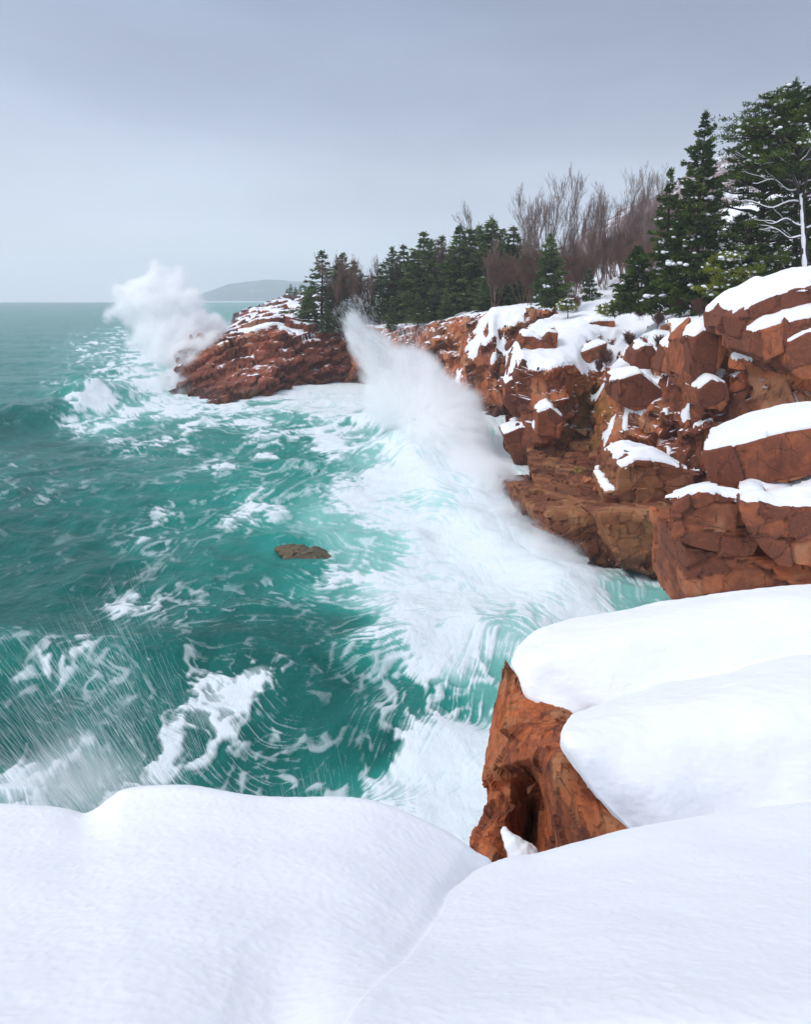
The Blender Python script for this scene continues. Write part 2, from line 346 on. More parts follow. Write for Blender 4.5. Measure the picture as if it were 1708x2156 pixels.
def build_sea():
    v = np.concatenate([636.6 + (np.arange(60) / 60.) ** 1.5 * 30, np.linspace(667, 2330, NRW - 60)])
    u = np.linspace(-380, 2080, NCW)
    U, V = np.meshgrid(u, v)
    Y = EYE * F / (V - HZ); X = (U - CX) / F * Y
    foam, aer = kreg(FOAM, U, V, 46, 27)
    fl = np.array(FLOW, float); a2 = np.radians(fl[:, 2] * 2)
    cs, sn = kreg(np.stack([fl[:, 0], fl[:, 1], np.cos(a2), np.sin(a2)], 1), U, V, 70, 45)
    th = np.arctan2(sn, cs) / 2
    p2 = np.stack([X.ravel(), Y.ravel(), 0 * X.ravel()], 1)
    wig = fbm(p2 * np.array([.35, .18, 1]), 3, 5).reshape(U.shape)
    th = th + wig * .8
    du = np.cos(th) / (u[1] - u[0]) ; dvv = np.sin(th) / np.gradient(v)[:, None]
    # foam: lace and drawn-out threads carried by the current
    warp = np.stack([perlin(p2 * .5, 3), perlin(p2 * .5, 4), 0 * p2[:, 0]], 1)
    q = p2 * np.array([1, .62, 1]) + warp * .8
    warp2 = np.stack([perlin(p2 * 1.7, 6), perlin(p2 * 1.7, 7), 0 * p2[:, 0]], 1)
    q = q + warp2 * .30
    rid = lambda f, sd_, pw: np.clip(1 - np.abs(perlin(q * f, sd_)) * 3.2, 0, 1) ** pw
    lace = rid(.5, 11, 1.6) * .55 + rid(1.1, 12, 1.8) * .9 + rid(2.3, 14, 1.5) * .8 + fbm(q * 3.2, 3, 13) * .4
    clump = fbm(q * .22, 3, 21)
    white = rng.random(U.shape).astype(np.float32)
    def lic(img, steps, st):
        acc = img.copy(); tot = 1.0
        for sgn in (1, -1):
            fi, fj = [g.astype(np.float32) for g in np.meshgrid(np.arange(img.shape[0]), np.arange(img.shape[1]), indexing='ij')]
            for k in range(steps):
                i = np.clip(np.rint(fi), 0, img.shape[0] - 1).astype(np.int32); j = np.clip(np.rint(fj), 0, img.shape[1] - 1).astype(np.int32)
                fi = np.clip(fi + sgn * st * dvv[i, j], 0, img.shape[0] - 1.01); fj = np.clip(fj + sgn * st * du[i, j], 0, img.shape[1] - 1.01)
                i0 = fi.astype(np.int32); j0 = fj.astype(np.int32); a = fi - i0; b = fj - j0
                w = 1 - k / steps
                acc += w * (img[i0, j0] * (1 - a) * (1 - b) + img[i0 + 1, j0] * a * (1 - b) + img[i0, j0 + 1] * (1 - a) * b + img[i0 + 1, j0 + 1] * a * b); tot += w
        return acc / tot
    def nrm(a): 
        return (a - a.mean()) / a.std()
    def lnrm(a):      # even out the contrast that the compression with distance takes away
        r = a.std(axis=1, keepdims=True); return (a - a.mean(axis=1, keepdims=True)) / (r + 1e-6)
    la = lnrm(lic(lace.reshape(U.shape).astype(np.float32), 4, 1.8)); wh = lnrm(lic(white, 16, 2.4)); wl = lnrm(lic(white, 36, 2.6))
    hf = nrm(fbm(q * 2.6, 4, 77, .62).reshape(U.shape)); ff = np.clip((foam - .35) * 1.8, 0, 1)
    N = nrm(.80 * la * (1 - .2 * ff) + .35 * hf * (1 - ff) + .30 * wh * ff + .48 * wl * ff)
    from math import erf
    xs = np.linspace(-4, 4, 400); cdf = np.array([.5 * (1 + erf(x / 1.4142)) for x in xs]); N = np.interp(N, xs, cdf)
    cover = np.clip(foam + .20 * nrm(clump.reshape(U.shape)) * np.clip(foam * 2.5, .15, 1) * np.clip((1.15 - foam) * 2, .2, 1), 0, 1)
    fm = sstep(0, 1, (N - (1 - cover) + .12) / .72) * (.25 + .75 * np.clip(cover * 1.5, 0, 1)) + .05 * cover + .85 * sstep(.60, .95, cover)
    fm = np.clip(fm * (.75 + .25 * np.clip(wh * .5 + .5, 0, 1.4)), 0, 1)
    silk = sstep(.62, 1.0, np.interp(nrm(wl + .5 * la), xs, cdf)) * np.clip(foam * 1.3 + .06, 0, .75) * .6
    vein = sstep(.80, 1.0, np.interp(nrm(la + .5 * hf), xs, cdf)) * np.clip(foam * 1.4 + .10 * (U < 1000), 0, .8) * .75
    fm = np.clip(np.maximum(fm, np.maximum(silk, vein)), 0, 1)
    fm[V < 660] *= .2
    # swell, chop and the breaking ridges
    z = .55 * perlin(p2 * np.array([.028, .06, 1]), 31) + .34 * perlin(p2 * np.array([.09, .17, 1]) + warp * .1, 32) + .14 * perlin(p2 * np.array([.3, .5, 1]) + warp * .2, 33) + .05 * fbm(p2 * np.array([.9, 1.3, 1]), 3, 34)
    z = z.reshape(U.shape)
    near = sstep(1400, 60, Y); z = z * (.35 + .65 * near)
    z -= .25 * np.abs(perlin(p2 * np.array([.16, .3, 1]) + warp * .3, 35)).reshape(U.shape) * near
    def ridge(pts, h, w, back=1.8):
        nonlocal z
        pw = [P(a, b, EYE * F / (b - HZ))[:2] for a, b in pts]
        best = np.full(U.shape, 1e9); sd = np.zeros(U.shape)
        for (x0, y0), (x1, y1) in zip(pw[:-1], pw[1:]):
            dx, dy = x1 - x0, y1 - y0; L = math.hypot(dx, dy) + 1e-6
            t = np.clip(((X - x0) * dx + (Y - y0) * dy) / L ** 2, 0, 1)
            ex, ey = X - x0 - t * dx, Y - y0 - t * dy; d = np.hypot(ex, ey)
            b = d < best; best = np.where(b, d, best); sd = np.where(b, np.sign(ey), sd)
        w_ = np.where(sd > 0, w * back, w)
        z = z + h * np.exp(-(best / w_) ** 2) * (1 + .25 * warp[:, 0].reshape(U.shape))
    ridge([(-250, 925), (0, 895), (120, 872), (210, 845)], 1.5, 3.2)
    ridge([(160, 850), (240, 822), (330, 815)], 1.3, 2.0)
    ridge([(200, 790), (340, 775)], .8, 3.0)
    ridge([(620, 985), (760, 960), (880, 930), (950, 930)], .55, 1.6)
    ridge([(600, 1130), (760, 1130), (880, 1130)], .35, .8)
    ridge([(800, 890), (900, 1000), (1000, 1120), (1110, 1190), (1190, 1240)], .9, 1.6)
    ridge([(780, 1390), (900, 1330), (1100, 1320)], .4, .8)
    ridge([(-100, 1370), (120, 1385), (330, 1400)], .4, .9)
    z = z + .10 * smooth_field(fm, np.ones(fm.shape, bool), 3) * near
    G = np.stack([X, Y, z], -1)
    m = mat('sea_water_material'); t = NT(m); p = t.pos()
    af = t.n('ShaderNodeAttribute', attribute_name='foam').outputs['Fac']; aa = t.n('ShaderNodeAttribute', attribute_name='aer').outputs['Fac']
    n1 = t.noise(t.n('ShaderNodeMapping', {0: p, 3: (1, .6, 1)}).outputs[0], .6, 5, .6, .8)
    deep = t.mix(n1, (.002, .060, .052, 1), (.006, .150, .125, 1))
    av = t.math('ADD', aa, t.math('MULTIPLY', t.math('SUBTRACT', n1, .5), .35))
    c = t.mix(t.rng(av, .05, .55, smooth=False), deep, (.022, .255, .215, 1))
    c = t.mix(t.rng(av, .5, 1.05, smooth=False), c, (.36, .66, .61, 1))
    fd = t.noise(t.n('ShaderNodeMapping', {0: p, 3: (1, .6, 1)}).outputs[0], 3.0, 5, .65, 1.0)
    fa = t.rng(t.math('ADD', af, t.math('MULTIPLY', t.math('SUBTRACT', fd, .5), .5)), .06, .95, smooth=False)
    fa = t.math('MULTIPLY', fa, t.rng(af, .02, .12))
    c = t.mix(fa, c, (.72, .78, .80, 1))
    h = t.math('ADD', t.math('MULTIPLY', fd, .5), t.noise(t.n('ShaderNodeMapping', {0: p, 3: (1, .5, 1)}).outputs[0], 1.1, 4, .6, .5))
    b = t.n('ShaderNodeBump', {'Height': h, 'Strength': .35, 'Distance': .25}).outputs[0]
    ro = t.rng(fa, 0, .6, .28, .8)
    bs = t.n('ShaderNodeBsdfPrincipled', {'Base Color': c, 'Roughness': ro, 'IOR': 1.33, 'Normal': b, 'Specular IOR Level': t.rng(fa, 0, .6, .20, .1)}).outputs[0]
    t.out(bs)
    o = mesh_np('water', G.reshape(-1, 3), gridfaces(len(v), len(u)), m, attrs={'foam': fm, 'aer': aer})
    tag(o, kind='structure'); return G
SEA = build_sea()

# ------------------------------------------------------------------ rock and snow tools
def loft_rock(name, ctrl, step, m, blocks, fine=.05, smooth=.6, seed=1, maxn=700, parent=None, topcalm=False, flat=.85, terrace=None):
    """a face laid through control points ctrl[row][col] = (x,y,z), then broken into joint blocks: blocks = [(size, amp, rot, aspect)]"""
    G = resample(np.array(ctrl, float), 160, 160, smooth)
    L0 = np.sqrt((np.diff(G, axis=0) ** 2).sum(-1)).sum(0).mean(); L1 = np.sqrt((np.diff(G, axis=1) ** 2).sum(-1)).sum(1).mean()
    nr = int(min(maxn, max(30, L0 / step))); nc = int(min(maxn, max(30, L1 / step)))
    G = arclen_resample(resample(np.array(ctrl, float), nr * 2, nc * 2, smooth), nr, nc)
    for _ in range(2): G[1:-1, 1:-1] = (G[1:-1, 1:-1] * 2 + G[:-2, 1:-1] + G[2:, 1:-1] + G[1:-1, :-2] + G[1:-1, 2:]) / 6
    tone = 0; seam = np.zeros(nr * nc); p = G.reshape(-1, 3)
    if terrace:
        ang, T_, amp_ = terrace; n = gridnormals(G).reshape(-1, 3)
        if (n @ np.array([0, -1, .3])).mean() < 0: n = -n
        s_ = (p[:, 2] * math.cos(ang) - p[:, 0] * math.sin(ang) + .25 * p[:, 1] * math.sin(ang)) / T_ + .35 * fbm(p * .12, 2, seed + 9) + .3 * np.floor(perlin(p * np.array([.16, .16, .05]), seed + 2) * 4)
        f_ = s_ - np.floor(s_); tri = np.where(f_ < .8, 1 - f_ / .8 * .9, .1 + (f_ - .8) / .2 * .9)
        k_ = .4 + .9 * np.abs(perlin(np.stack([np.floor(s_) * 3.1, p[:, 0] * .3, p[:, 1] * .3], 1), seed + 4)) * 2
        p = p + n * (amp_ * (tri - .5) * np.clip(k_, .3, 1.8))[:, None] * (1 - .7 * sstep(.6, .95, n[:, 2]))[:, None]
    for k, (size, amp, rot, asp) in enumerate(blocks):
        n = gridnormals(p.reshape(nr, nc, 3))
        for _ in range(2): n[1:-1, 1:-1] = n[1:-1, 1:-1] + n[:-2, 1:-1] + n[2:, 1:-1] + n[1:-1, :-2] + n[1:-1, 2:]
        n = n.reshape(-1, 3); n /= np.linalg.norm(n, axis=1, keepdims=True) + 1e-9
        if (n @ np.array([0, -1, .3])).mean() < 0: n = -n
        g = .15 + .85 * (1 - sstep(.55, .85, n[:, 2])) if topcalm else 1.0
        p2, tn, cm = fracture(p, n, size, amp, rot, asp, seed=seed + 13 * k, gain=g, flat=flat, tilt=.22 if flat > .6 else .12)
        if topcalm: p2 = p + (p2 - p) * (.25 + .75 * (1 - sstep(.6, .85, n[:, 2])))[:, None]
        p = p2; tone = tone + tn * [.5, .3, .2, .1][k]; seam = np.maximum(seam, cm * [1, .8, .5, .3][k])
    p = p + n * (fine * fbm(p * 1.2, 4, seed + 3))[:, None]
    return mesh_np(name, p, gridfaces(nr, nc), m, parent=parent, smooth=False, attrs={'tone': tone, 'seam': seam})
def bvh_of(objs):
    dg = bpy.context.evaluated_depsgraph_get(); dg.update(); vs, fs, n = [], [], 0
    for o in objs:
        me = o.data; a = np.empty(len(me.vertices) * 3, np.float32); me.vertices.foreach_get('co', a); a = a.reshape(-1, 3)
        M = np.array(o.matrix_world); a = a @ M[:3, :3].T + M[:3, 3]; vs.extend(map(tuple, a.tolist()))
        f = [tuple(v + n for v in p.vertices) for p in me.polygons]; fs.extend(f); n += len(a)
    return BVHTree.FromPolygons(vs, fs)
def snow_cover(name, objs, box, res, thick, m, slope=1.1, zmin=1.5, noise=.35, seed=0, edge=.35, nfreq=.8, blur=4, parent=None, keep=None, bvh=None, ragged=.0, round_=0):
    """lay snow on whatever of objs lies open to the sky and is flat enough to hold it"""
    x0, x1, y0, y1 = box; xs = np.arange(x0, x1, res); ys = np.arange(y0, y1, res)
    H = np.full((len(ys), len(xs)), np.nan); bv = bvh or bvh_of(objs); dn = Vector((0, 0, -1))
    for i, y in enumerate(ys):
        for j, x in enumerate(xs):
            r = bv.ray_cast((x, y, 60), dn)
            if r[0] is not None: H[i, j] = r[0].z
    XX, YY = np.meshgrid(xs, ys); p = np.stack([XX.ravel(), YY.ravel(), 0 * XX.ravel()], 1)
    nz = fbm(p * nfreq, 4, seed + 40).reshape(H.shape)
    hh = np.where(np.isnan(H), -50, H); pad = np.pad(hh, 1, mode='edge')
    sl = np.maximum.reduce([np.abs(pad[1:-1, 2:] - hh), np.abs(pad[1:-1, :-2] - hh), np.abs(pad[2:, 1:-1] - hh), np.abs(pad[:-2, 1:-1] - hh)]) / res
    ok = ~np.isnan(H) & (hh > zmin + nz * .5) & (sl < slope * (1 + noise * nz * 1.6))
    if keep is not None: ok &= keep(XX, YY, hh, nz)
    # drop specks, close pinholes
    def cnt(b): 
        q = np.pad(b.astype(int), 1); return sum(q[1 + a:q.shape[0] - 1 + a, 1 + c:q.shape[1] - 1 + c] for a in (-1, 0, 1) for c in (-1, 0, 1))
    for _ in range(2 + round_): ok = cnt(ok) >= 5
    ok &= ~np.isnan(H)
    dist = np.zeros(H.shape); cur = ok.copy()
    for k in range(max(2, int(edge / res))):
        dist += cur; cur = cnt(cur) >= 9
    dist *= res / edge
    S0 = smooth_field(hh, ok, blur)
    th = thick * np.sqrt(np.clip(dist, 0, 1)) * (1 + .25 * nz)
    S = np.maximum(hh + .25 * th, S0 + th)
    S = smooth_field(S, ok, max(1, blur // 2))
    # skirt: one ring round each patch tucked into the rock
    ring = (cnt(ok) > 0) & ~ok
    Z = np.where(ok, S, 0.0)
    q = np.pad(np.where(ok, hh, 0), 1); w = np.pad(ok.astype(float), 1)
    av = sum(q[1 + a:q.shape[0] - 1 + a, 1 + c:q.shape[1] - 1 + c] for a in (-1, 0, 1) for c in (-1, 0, 1)) / np.maximum(1, sum(w[1 + a:w.shape[0] - 1 + a, 1 + c:w.shape[1] - 1 + c] for a in (-1, 0, 1) for c in (-1, 0, 1)))
    Z = np.where(ring, av - max(.04, thick * .35), Z)
    use = ok | ring
    # loosen the grid a little so borders do not read as stairs
    jx = (perlin(p * 1.9 / res * .21, seed + 1).reshape(H.shape)) * res * .45; jy = (perlin(p * 1.9 / res * .21, seed + 2).reshape(H.shape)) * res * .45
    idx = -np.ones(H.shape, int); idx[use] = np.arange(use.sum())
    V = np.stack([(XX + jx)[use], (YY + jy)[use], Z[use]], 1)
    a, b, c, d = idx[:-1, :-1], idx[:-1, 1:], idx[1:, 1:], idx[1:, :-1]
    qk = (a >= 0) & (b >= 0) & (c >= 0) & (d >= 0) & (ok[:-1, :-1] | ok[:-1, 1:] | ok[1:, 1:] | ok[1:, :-1])
    Fq = np.stack([a[qk], b[qk], c[qk], d[qk]], 1)
    zr = V[Fq][:, :, 2]; Fq = Fq[(zr.max(1) - zr.min(1)) < thick * .9 + res * 2.6]
    if not len(Fq): return None
    # smooth the border outline
    E = V.copy(); rm = ring[use]; acc = np.zeros_like(V); cn = np.zeros(len(V))
    for k in range(4):
        np.add.at(acc, Fq[:, k], V[Fq[:, (k + 1) % 4]]); np.add.at(cn, Fq[:, k], 1); np.add.at(acc, Fq[:, k], V[Fq[:, (k + 3) % 4]]); np.add.at(cn, Fq[:, k], 1)
    E[rm, :2] = (.4 * V[rm, :2] + .6 * (acc[rm] / np.maximum(cn[rm], 1)[:, None])[:, :2])
    return mesh_np(name, E, Fq, m, parent=parent)
def block(name, front, Y, back, m, vox, blocks=(), back_scale=(.9, .9), lift=0.0, fine=.02, seed=0, bevel=.05, parent=None, tilt=0.0, loc=None, lean=0.0):
    """a rock with its front face on the photo outline front=[(u,v)] at depth Y (Y may be a list per point), running 'back' metres away"""
    Ys = Y if isinstance(Y, (list, tuple)) else [Y] * len(front)
    fr = np.array([P(u, v, y) for (u, v), y in zip(front, Ys)]); c = fr.mean(0)
    def ring(s, dy, dz): 
        r = c + (fr - c) * np.array([s[0], 1, s[1]]); r = r + np.array([0, dy, dz]); return r
    bl = bevel
    s0 = 1 - bl * .8
    rings = [ring((s0, s0), -bl * .3 * min(1.5, back), 0), ring((1, 1), bl * .6, 0), ring(((1 + back_scale[0]) / 2, (1 + back_scale[1]) / 2), back * .5, lift * .5), ring(back_scale, back * .92, lift * .9), ring((back_scale[0] * .8, back_scale[1] * .8), back, lift)]
    rings = [r + np.array([lean * (r[:, 1].mean() - c[1]), 0, 0]) for r in rings]
    n = len(front); V = np.concatenate(rings + [rings[0].mean(0)[None], rings[-1].mean(0)[None]])
    Fq, Ft = [], []
    for k in range(len(rings) - 1):
        for i in range(n): Fq.append((k * n + i, k * n + (i + 1) % n, (k + 1) * n + (i + 1) % n, (k + 1) * n + i))
    A = len(V) - 2; B = len(V) - 1; kk = (len(rings) - 1) * n
    for i in range(n): Ft.append((A, (i + 1) % n, i)); Ft.append((B, kk + i, kk + (i + 1) % n))
    return remesh_rock(name, V, [np.array(Fq), np.array(Ft)], m, vox, blocks, fine, seed, parent)
def remesh_rock(name, V, Fs, m, vox, blocks, fine, seed, parent=None, flat=.92):
    tmp = mesh_np('tmp', V, Fs)
    rm = tmp.modifiers.new('r', 'REMESH'); rm.mode = 'VOXEL'; rm.voxel_size = vox; rm.use_smooth_shade = True
    dg = bpy.context.evaluated_depsgraph_get(); me = bpy.data.meshes.new_from_object(tmp.evaluated_get(dg))
    bpy.data.objects.remove(tmp)
    nv = len(me.vertices); a = np.empty(nv * 3, np.float32); me.vertices.foreach_get('co', a); a = a.reshape(-1, 3).astype(float)
    tone = 0; seam = np.zeros(nv)
    nn = np.empty(nv * 3, np.float32)
    for k, (size, amp, rot, asp) in enumerate(blocks):
        me.vertices.foreach_get('normal', nn); n_ = nn.reshape(-1, 3).astype(float)
        a, tn, cm = fracture(a, n_, size, amp, rot, asp, seed=seed + 7 * k, flat=flat, tilt=.16, crack=.9)
        tone = tone + tn * [.5, .3, .2, .1][k]; seam = np.maximum(seam, cm * [1, .8, .5, .3][k])
        me.vertices.foreach_set('co', a.astype(np.float32).ravel()); me.update()
    me.vertices.foreach_get('normal', nn)
    a = a + nn.reshape(-1, 3) * (fine * fbm(a * (1.0 / max(.2, vox * 14)), 4, seed))[:, None]
    me.vertices.foreach_set('co', a.astype(np.float32).ravel()); me.update()
    for kk_, vv_ in (('tone', tone), ('seam', seam)):
        at = me.attributes.new(kk_, 'FLOAT', 'POINT'); at.data.foreach_set('value', (np.zeros(nv) + vv_).astype(np.float32))
    me.name = name; me.materials.clear(); me.materials.append(m)
    me.polygons.foreach_set('use_smooth', np.zeros(len(me.polygons), bool))
    o = bpy.data.objects.new(name, me); COL.objects.link(o)
    if parent: o.parent = parent
    return o
def bounds(o):
    a = np.empty(len(o.data.vertices) * 3, np.float32); o.data.vertices.foreach_get('co', a); a = a.reshape(-1, 3); return a.min(0), a.max(0)

_ico = None
def puff(c, r, rg, sc=(1, 1, .5)):
    global _ico
    if _ico is None:
        import bmesh
        bm = bmesh.new(); bmesh.ops.create_icosphere(bm, subdivisions=2, radius=1); _ico = (np.array([v.co[:] for v in bm.verts]), np.array([[v.index for v in f.verts] for f in bm.faces])); bm.free()
    V = _ico[0] * (1 + .25 * perlin(_ico[0] * 1.5 + rg.random(3) * 50, 1))[:, None] * np.array(sc) * r
    a = rg.uniform(0, 6.28); ca, sa = math.cos(a), math.sin(a)
    return V @ np.array([[ca, -sa, 0], [sa, ca, 0], [0, 0, 1]]) + c, _ico[1]
# ------------------------------------------------------------------ cliffs (setting)
def col(*pts): return [P(*p) for p in pts]
def waterpt(u, v): return (u, v, EYE * F / (v - HZ))
# right-hand cliff: columns run along the shore from the recess towards the right edge of the view
# each column: below water, foot, low face, high face, rim, behind rim, treeline, far ground
RC = [
 [(700, 860, 92), (705, 805, 88), (700, 770, 89), (705, 720, 90), (715, 688, 91), (730, 676, 95), (760, 668, 102), (800, 655, 150)],
 [(850, 880, 74), (850, 850, 72), (850, 800, 74), (850, 730, 76), (860, 690, 78), (880, 682, 82), (900, 660, 92), (900, 640, 150)],
 [(955, 900, 66), (955, 870, 64), (955, 800, 66), (955, 720, 68), (962, 668, 70), (975, 660, 74), (990, 652, 84), (990, 630, 150)],
 [(1060, 900, 60), (1060, 850, 59), (1062, 800, 60), (1066, 720, 62), (1075, 652, 64), (1085, 648, 68), (1100, 640, 80), (1090, 610, 150)],
 [(1190, 880, 56), (1190, 850, 55), (1190, 790, 56), (1192, 720, 58), (1195, 650, 60), (1180, 642, 64), (1170, 630, 76), (1160, 590, 150)],
 [(1105, 930, 50), (1100, 880, 49), (1098, 830, 49), (1096, 760, 48.5), (1100, 712, 48.5), (1195, 672, 55), (1215, 628, 70), (1230, 570, 150)],
 [(1118, 1030, 43.5), (1112, 985, 43), (1112, 900, 43), (1120, 810, 43), (1135, 760, 43.5), (1220, 690, 49), (1250, 628, 66), (1290, 540, 150)],
 [(1190, 1030, 41.5), (1185, 985, 41.5), (1185, 900, 42), (1190, 830, 42.5), (1200, 775, 43), (1260, 705, 48), (1310, 640, 58), (1360, 510, 150)],
 [(1205, 1030, 43), (1205, 990, 43.2), (1225, 930, 44), (1240, 870, 44.5), (1260, 800, 45), (1300, 720, 48), (1360, 640, 55), (1430, 480, 150)],
 [(1240, 1060, 39), (1245, 1000, 39), (1265, 920, 40), (1275, 850, 41), (1285, 790, 42), (1345, 720, 46), (1410, 645, 52), (1500, 450, 150)],
 [(1255, 1080, 36), (1260, 1030, 36), (1290, 930, 36.6), (1305, 850, 37.2), (1320, 795, 38.0), (1385, 705, 43), (1460, 645, 48), (1560, 425, 150)],
 [(1345, 1100, 33.5), (1350, 1040, 33.6), (1370, 960, 34.4), (1385, 880, 35.6), (1398, 815, 37.0), (1440, 690, 40), (1520, 640, 45), (1640, 400, 150)],
 [(1440, 1120, 31.5), (1440, 1030, 31.5), (1430, 930, 32.5), (1425, 850, 33.5), (1450, 740, 35), (1500, 672, 37), (1600, 625, 43), (1740, 370, 150)],
 [(1500, 1150, 30.5), (1500, 1050, 30.5), (1495, 930, 31), (1500, 810, 31.5), (1540, 705, 32.5), (1580, 655, 34), (1680, 610, 41), (1840, 340, 150)],
 [(1600, 1200, 29.5), (1600, 1080, 29.5), (1600, 930, 29.5), (1605, 790, 30), (1620, 690, 30.5), (1660, 635, 32.5), (1760, 590, 40), (1990, 310, 150)],
 [(1800, 1250, 28), (1800, 1120, 28), (1800, 930, 28), (1805, 760, 28.5), (1810, 660, 29), (1850, 600, 31), (1930, 570, 40), (2160, 280, 150)],
]
ctrl = np.array([col(*c) for c in RC]).transpose(1, 0, 2)
JOINT = (.12, .2, .55)
cliff_fr = loft_rock('cliff', ctrl[:7], .12, ROCK, [(4.0, .8, JOINT, (.8, 1, 1.6)), (1.9, .26, (.3, .1, .4), (.7, .7, 1.7)), (.8, .05, (.2, .2, .2), (.8, .8, 1.4))], fine=.04, seed=5, maxn=950, topcalm=True, terrace=(math.radians(12), 2.3, .8))
tag(cliff_fr, kind='structure')
# ground inland of the treeline and the wooded hill beyond it
gi = np.array(ctrl[6:]); back = gi[-1].copy()
G = resample(np.stack([gi[0] * np.array([1, 1, 1]) - np.array([0, 3, .6]), gi[0], gi[0] * .55 + gi[1] * .45, gi[1]]), 90, 140, .8)
n_ = fbm(G.reshape(-1, 3) * .08, 4, 8).reshape(G.shape[:2]); G[..., 2] += n_ * 1.2 * np.linspace(.1, 1, 90)[:, None]
land = mesh_np('ground', G.reshape(-1, 3), gridfaces(90, 140), SNOWF); tag(land, kind='structure')

# headland on the left: tilted ledges
HC = [
 [(370, 850, 76), (372, 830, 75), (380, 815, 76), (385, 800, 77), (385, 775, 79), (388, 765, 80), (405, 760, 83), (430, 750, 90), (470, 738, 100)],
 [(405, 865, 72), (407, 838, 72.5), (420, 815, 74), (410, 780, 77), (405, 725, 80), (412, 714, 81), (440, 700, 84), (480, 695, 92), (500, 675, 112)],
 [(470, 880, 69), (470, 852, 69), (490, 815, 72), (490, 770, 77), (478, 712, 80), (490, 706, 81.5), (510, 700, 84), (530, 688, 92), (540, 655, 118)],
 [(540, 865, 72), (540, 838, 72.5), (555, 800, 75), (560, 760, 79), (545, 700, 82), (560, 697, 83), (570, 692, 86), (600, 675, 95), (600, 640, 124)],
 [(610, 850, 77), (610, 822, 78.5), (615, 790, 80), (615, 745, 82), (605, 703, 84), (620, 697, 85), (640, 690, 88), (650, 676, 97), (660, 640, 128)],
 [(690, 840, 82), (690, 805, 84), (692, 780, 85), (695, 740, 86), (690, 700, 87), (700, 690, 88), (710, 682, 92), (720, 670, 102), (720, 640, 130)],
 [(760, 830, 84), (760, 800, 86), (762, 775, 87), (765, 740, 88), (765, 705, 89), (775, 690, 91), (785, 682, 96), (790, 670, 108), (790, 640, 130)],
 [(850, 830, 90), (850, 800, 92), (850, 775, 93), (850, 740, 94), (850, 705, 95), (850, 690, 97), (860, 680, 102), (870, 668, 115), (870, 640, 130)],
]
hc = np.array([col(*c) for c in HC]).transpose(1, 0, 2)
head = loft_rock('headland', hc, .19, ROCKFAR, [(4.5, .6, (.05, .45, .2), (2.2, 1, .45)), (1.9, .22, (.05, .45, .2), (1.8, 1, .45))], fine=.04, seed=23, maxn=700, terrace=(math.radians(27), 1.7, 2.2))
tag(head, kind='structure')
# the farther point behind it
H2 = [
 [(485, 690, 190), (490, 668, 185), (500, 664, 190), (520, 660, 200)],
 [(560, 690, 180), (560, 662, 178), (562, 646, 180), (580, 640, 210)],
 [(620, 690, 175), (620, 660, 172), (622, 630, 175), (640, 626, 210)],
 [(690, 690, 170), (690, 660, 168), (692, 622, 172), (700, 618, 210)],
 [(780, 690, 165), (780, 660, 164), (782, 618, 170), (790, 610, 210)],
]
h2 = np.array([col(*c) for c in H2]).transpose(1, 0, 2)
ROCKFAR2 = rock_material('far_point_granite_material', .25, warm=C3((128, 88, 78)), deep=C3((84, 62, 58)), wet_z=.5, snow_nz=.72)
pt2 = loft_rock('far_point', h2, .6, ROCKFAR2, [(6, 1.2, (.05, .4, .2), (1.6, 1, .5)), (2.4, .5, (.05, .42, .2), (1.5, 1, .5))], fine=.2, seed=41, maxn=260); tag(pt2, kind='structure')

# distant wooded hill across the bay and the one inland
def hill(name, pts, Y, depth, mat_, n=(60, 200), rough=1.0, seed=0):
    us = np.array([p[0] for p in pts]); vs = np.array([p[1] for p in pts])
    u = np.linspace(us[0], us[-1], n[1]); top = np.interp(u, us, vs); zt = EYE - (top - HZ) / F * Y
    G = np.zeros((n[0], n[1], 3)); t = np.linspace(0, 1, n[0])[:, None]
    G[..., 0] = ((u - CX) / F * Y)[None] * (1 - .25 * (1 - t)); G[..., 1] = Y - depth * (1 - t) * 1.0; G[..., 2] = -1 + (zt[None] + 1) * np.sin(t * math.pi / 2) ** .9
    k = fbm(G.reshape(-1, 3) * (6.0 / depth), 5, seed).reshape(n); G[..., 2] += k * rough * t
    back_ = G[-1] + np.array([0, depth, 0]); back_[:, 2] = -1
    G = np.concatenate([G, back_[None]])
    o = mesh_np(name, G.reshape(-1, 3), gridfaces(n[0] + 1, n[1]), mat_); tag(o, kind='structure'); return G
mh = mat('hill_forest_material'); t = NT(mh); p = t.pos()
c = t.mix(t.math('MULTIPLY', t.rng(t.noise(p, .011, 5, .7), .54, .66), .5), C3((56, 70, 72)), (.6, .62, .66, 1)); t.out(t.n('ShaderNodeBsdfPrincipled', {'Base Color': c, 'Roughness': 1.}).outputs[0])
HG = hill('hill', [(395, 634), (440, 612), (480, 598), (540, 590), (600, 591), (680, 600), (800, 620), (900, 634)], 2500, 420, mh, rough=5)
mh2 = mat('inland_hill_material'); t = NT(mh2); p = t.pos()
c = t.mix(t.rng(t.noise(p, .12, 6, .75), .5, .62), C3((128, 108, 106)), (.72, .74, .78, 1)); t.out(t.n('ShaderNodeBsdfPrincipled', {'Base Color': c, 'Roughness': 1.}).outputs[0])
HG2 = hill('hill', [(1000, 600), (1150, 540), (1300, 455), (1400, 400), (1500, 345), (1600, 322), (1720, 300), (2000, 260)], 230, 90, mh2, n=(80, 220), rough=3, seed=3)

# ------------------------------------------------------------------ snow on the cliffs
zk = lambda XX, YY, hh, nz: hh > 3.0 + 1.2 * nz
cs1 = snow_cover('snow_on_cliff', [cliff_fr], (2, 36, 28.0, 66), .115, .36, SNOWF, slope=2.9, zmin=2.6, noise=.6, seed=3, edge=.5, nfreq=.9, blur=3)
if cs1: tag(cs1, kind='structure')

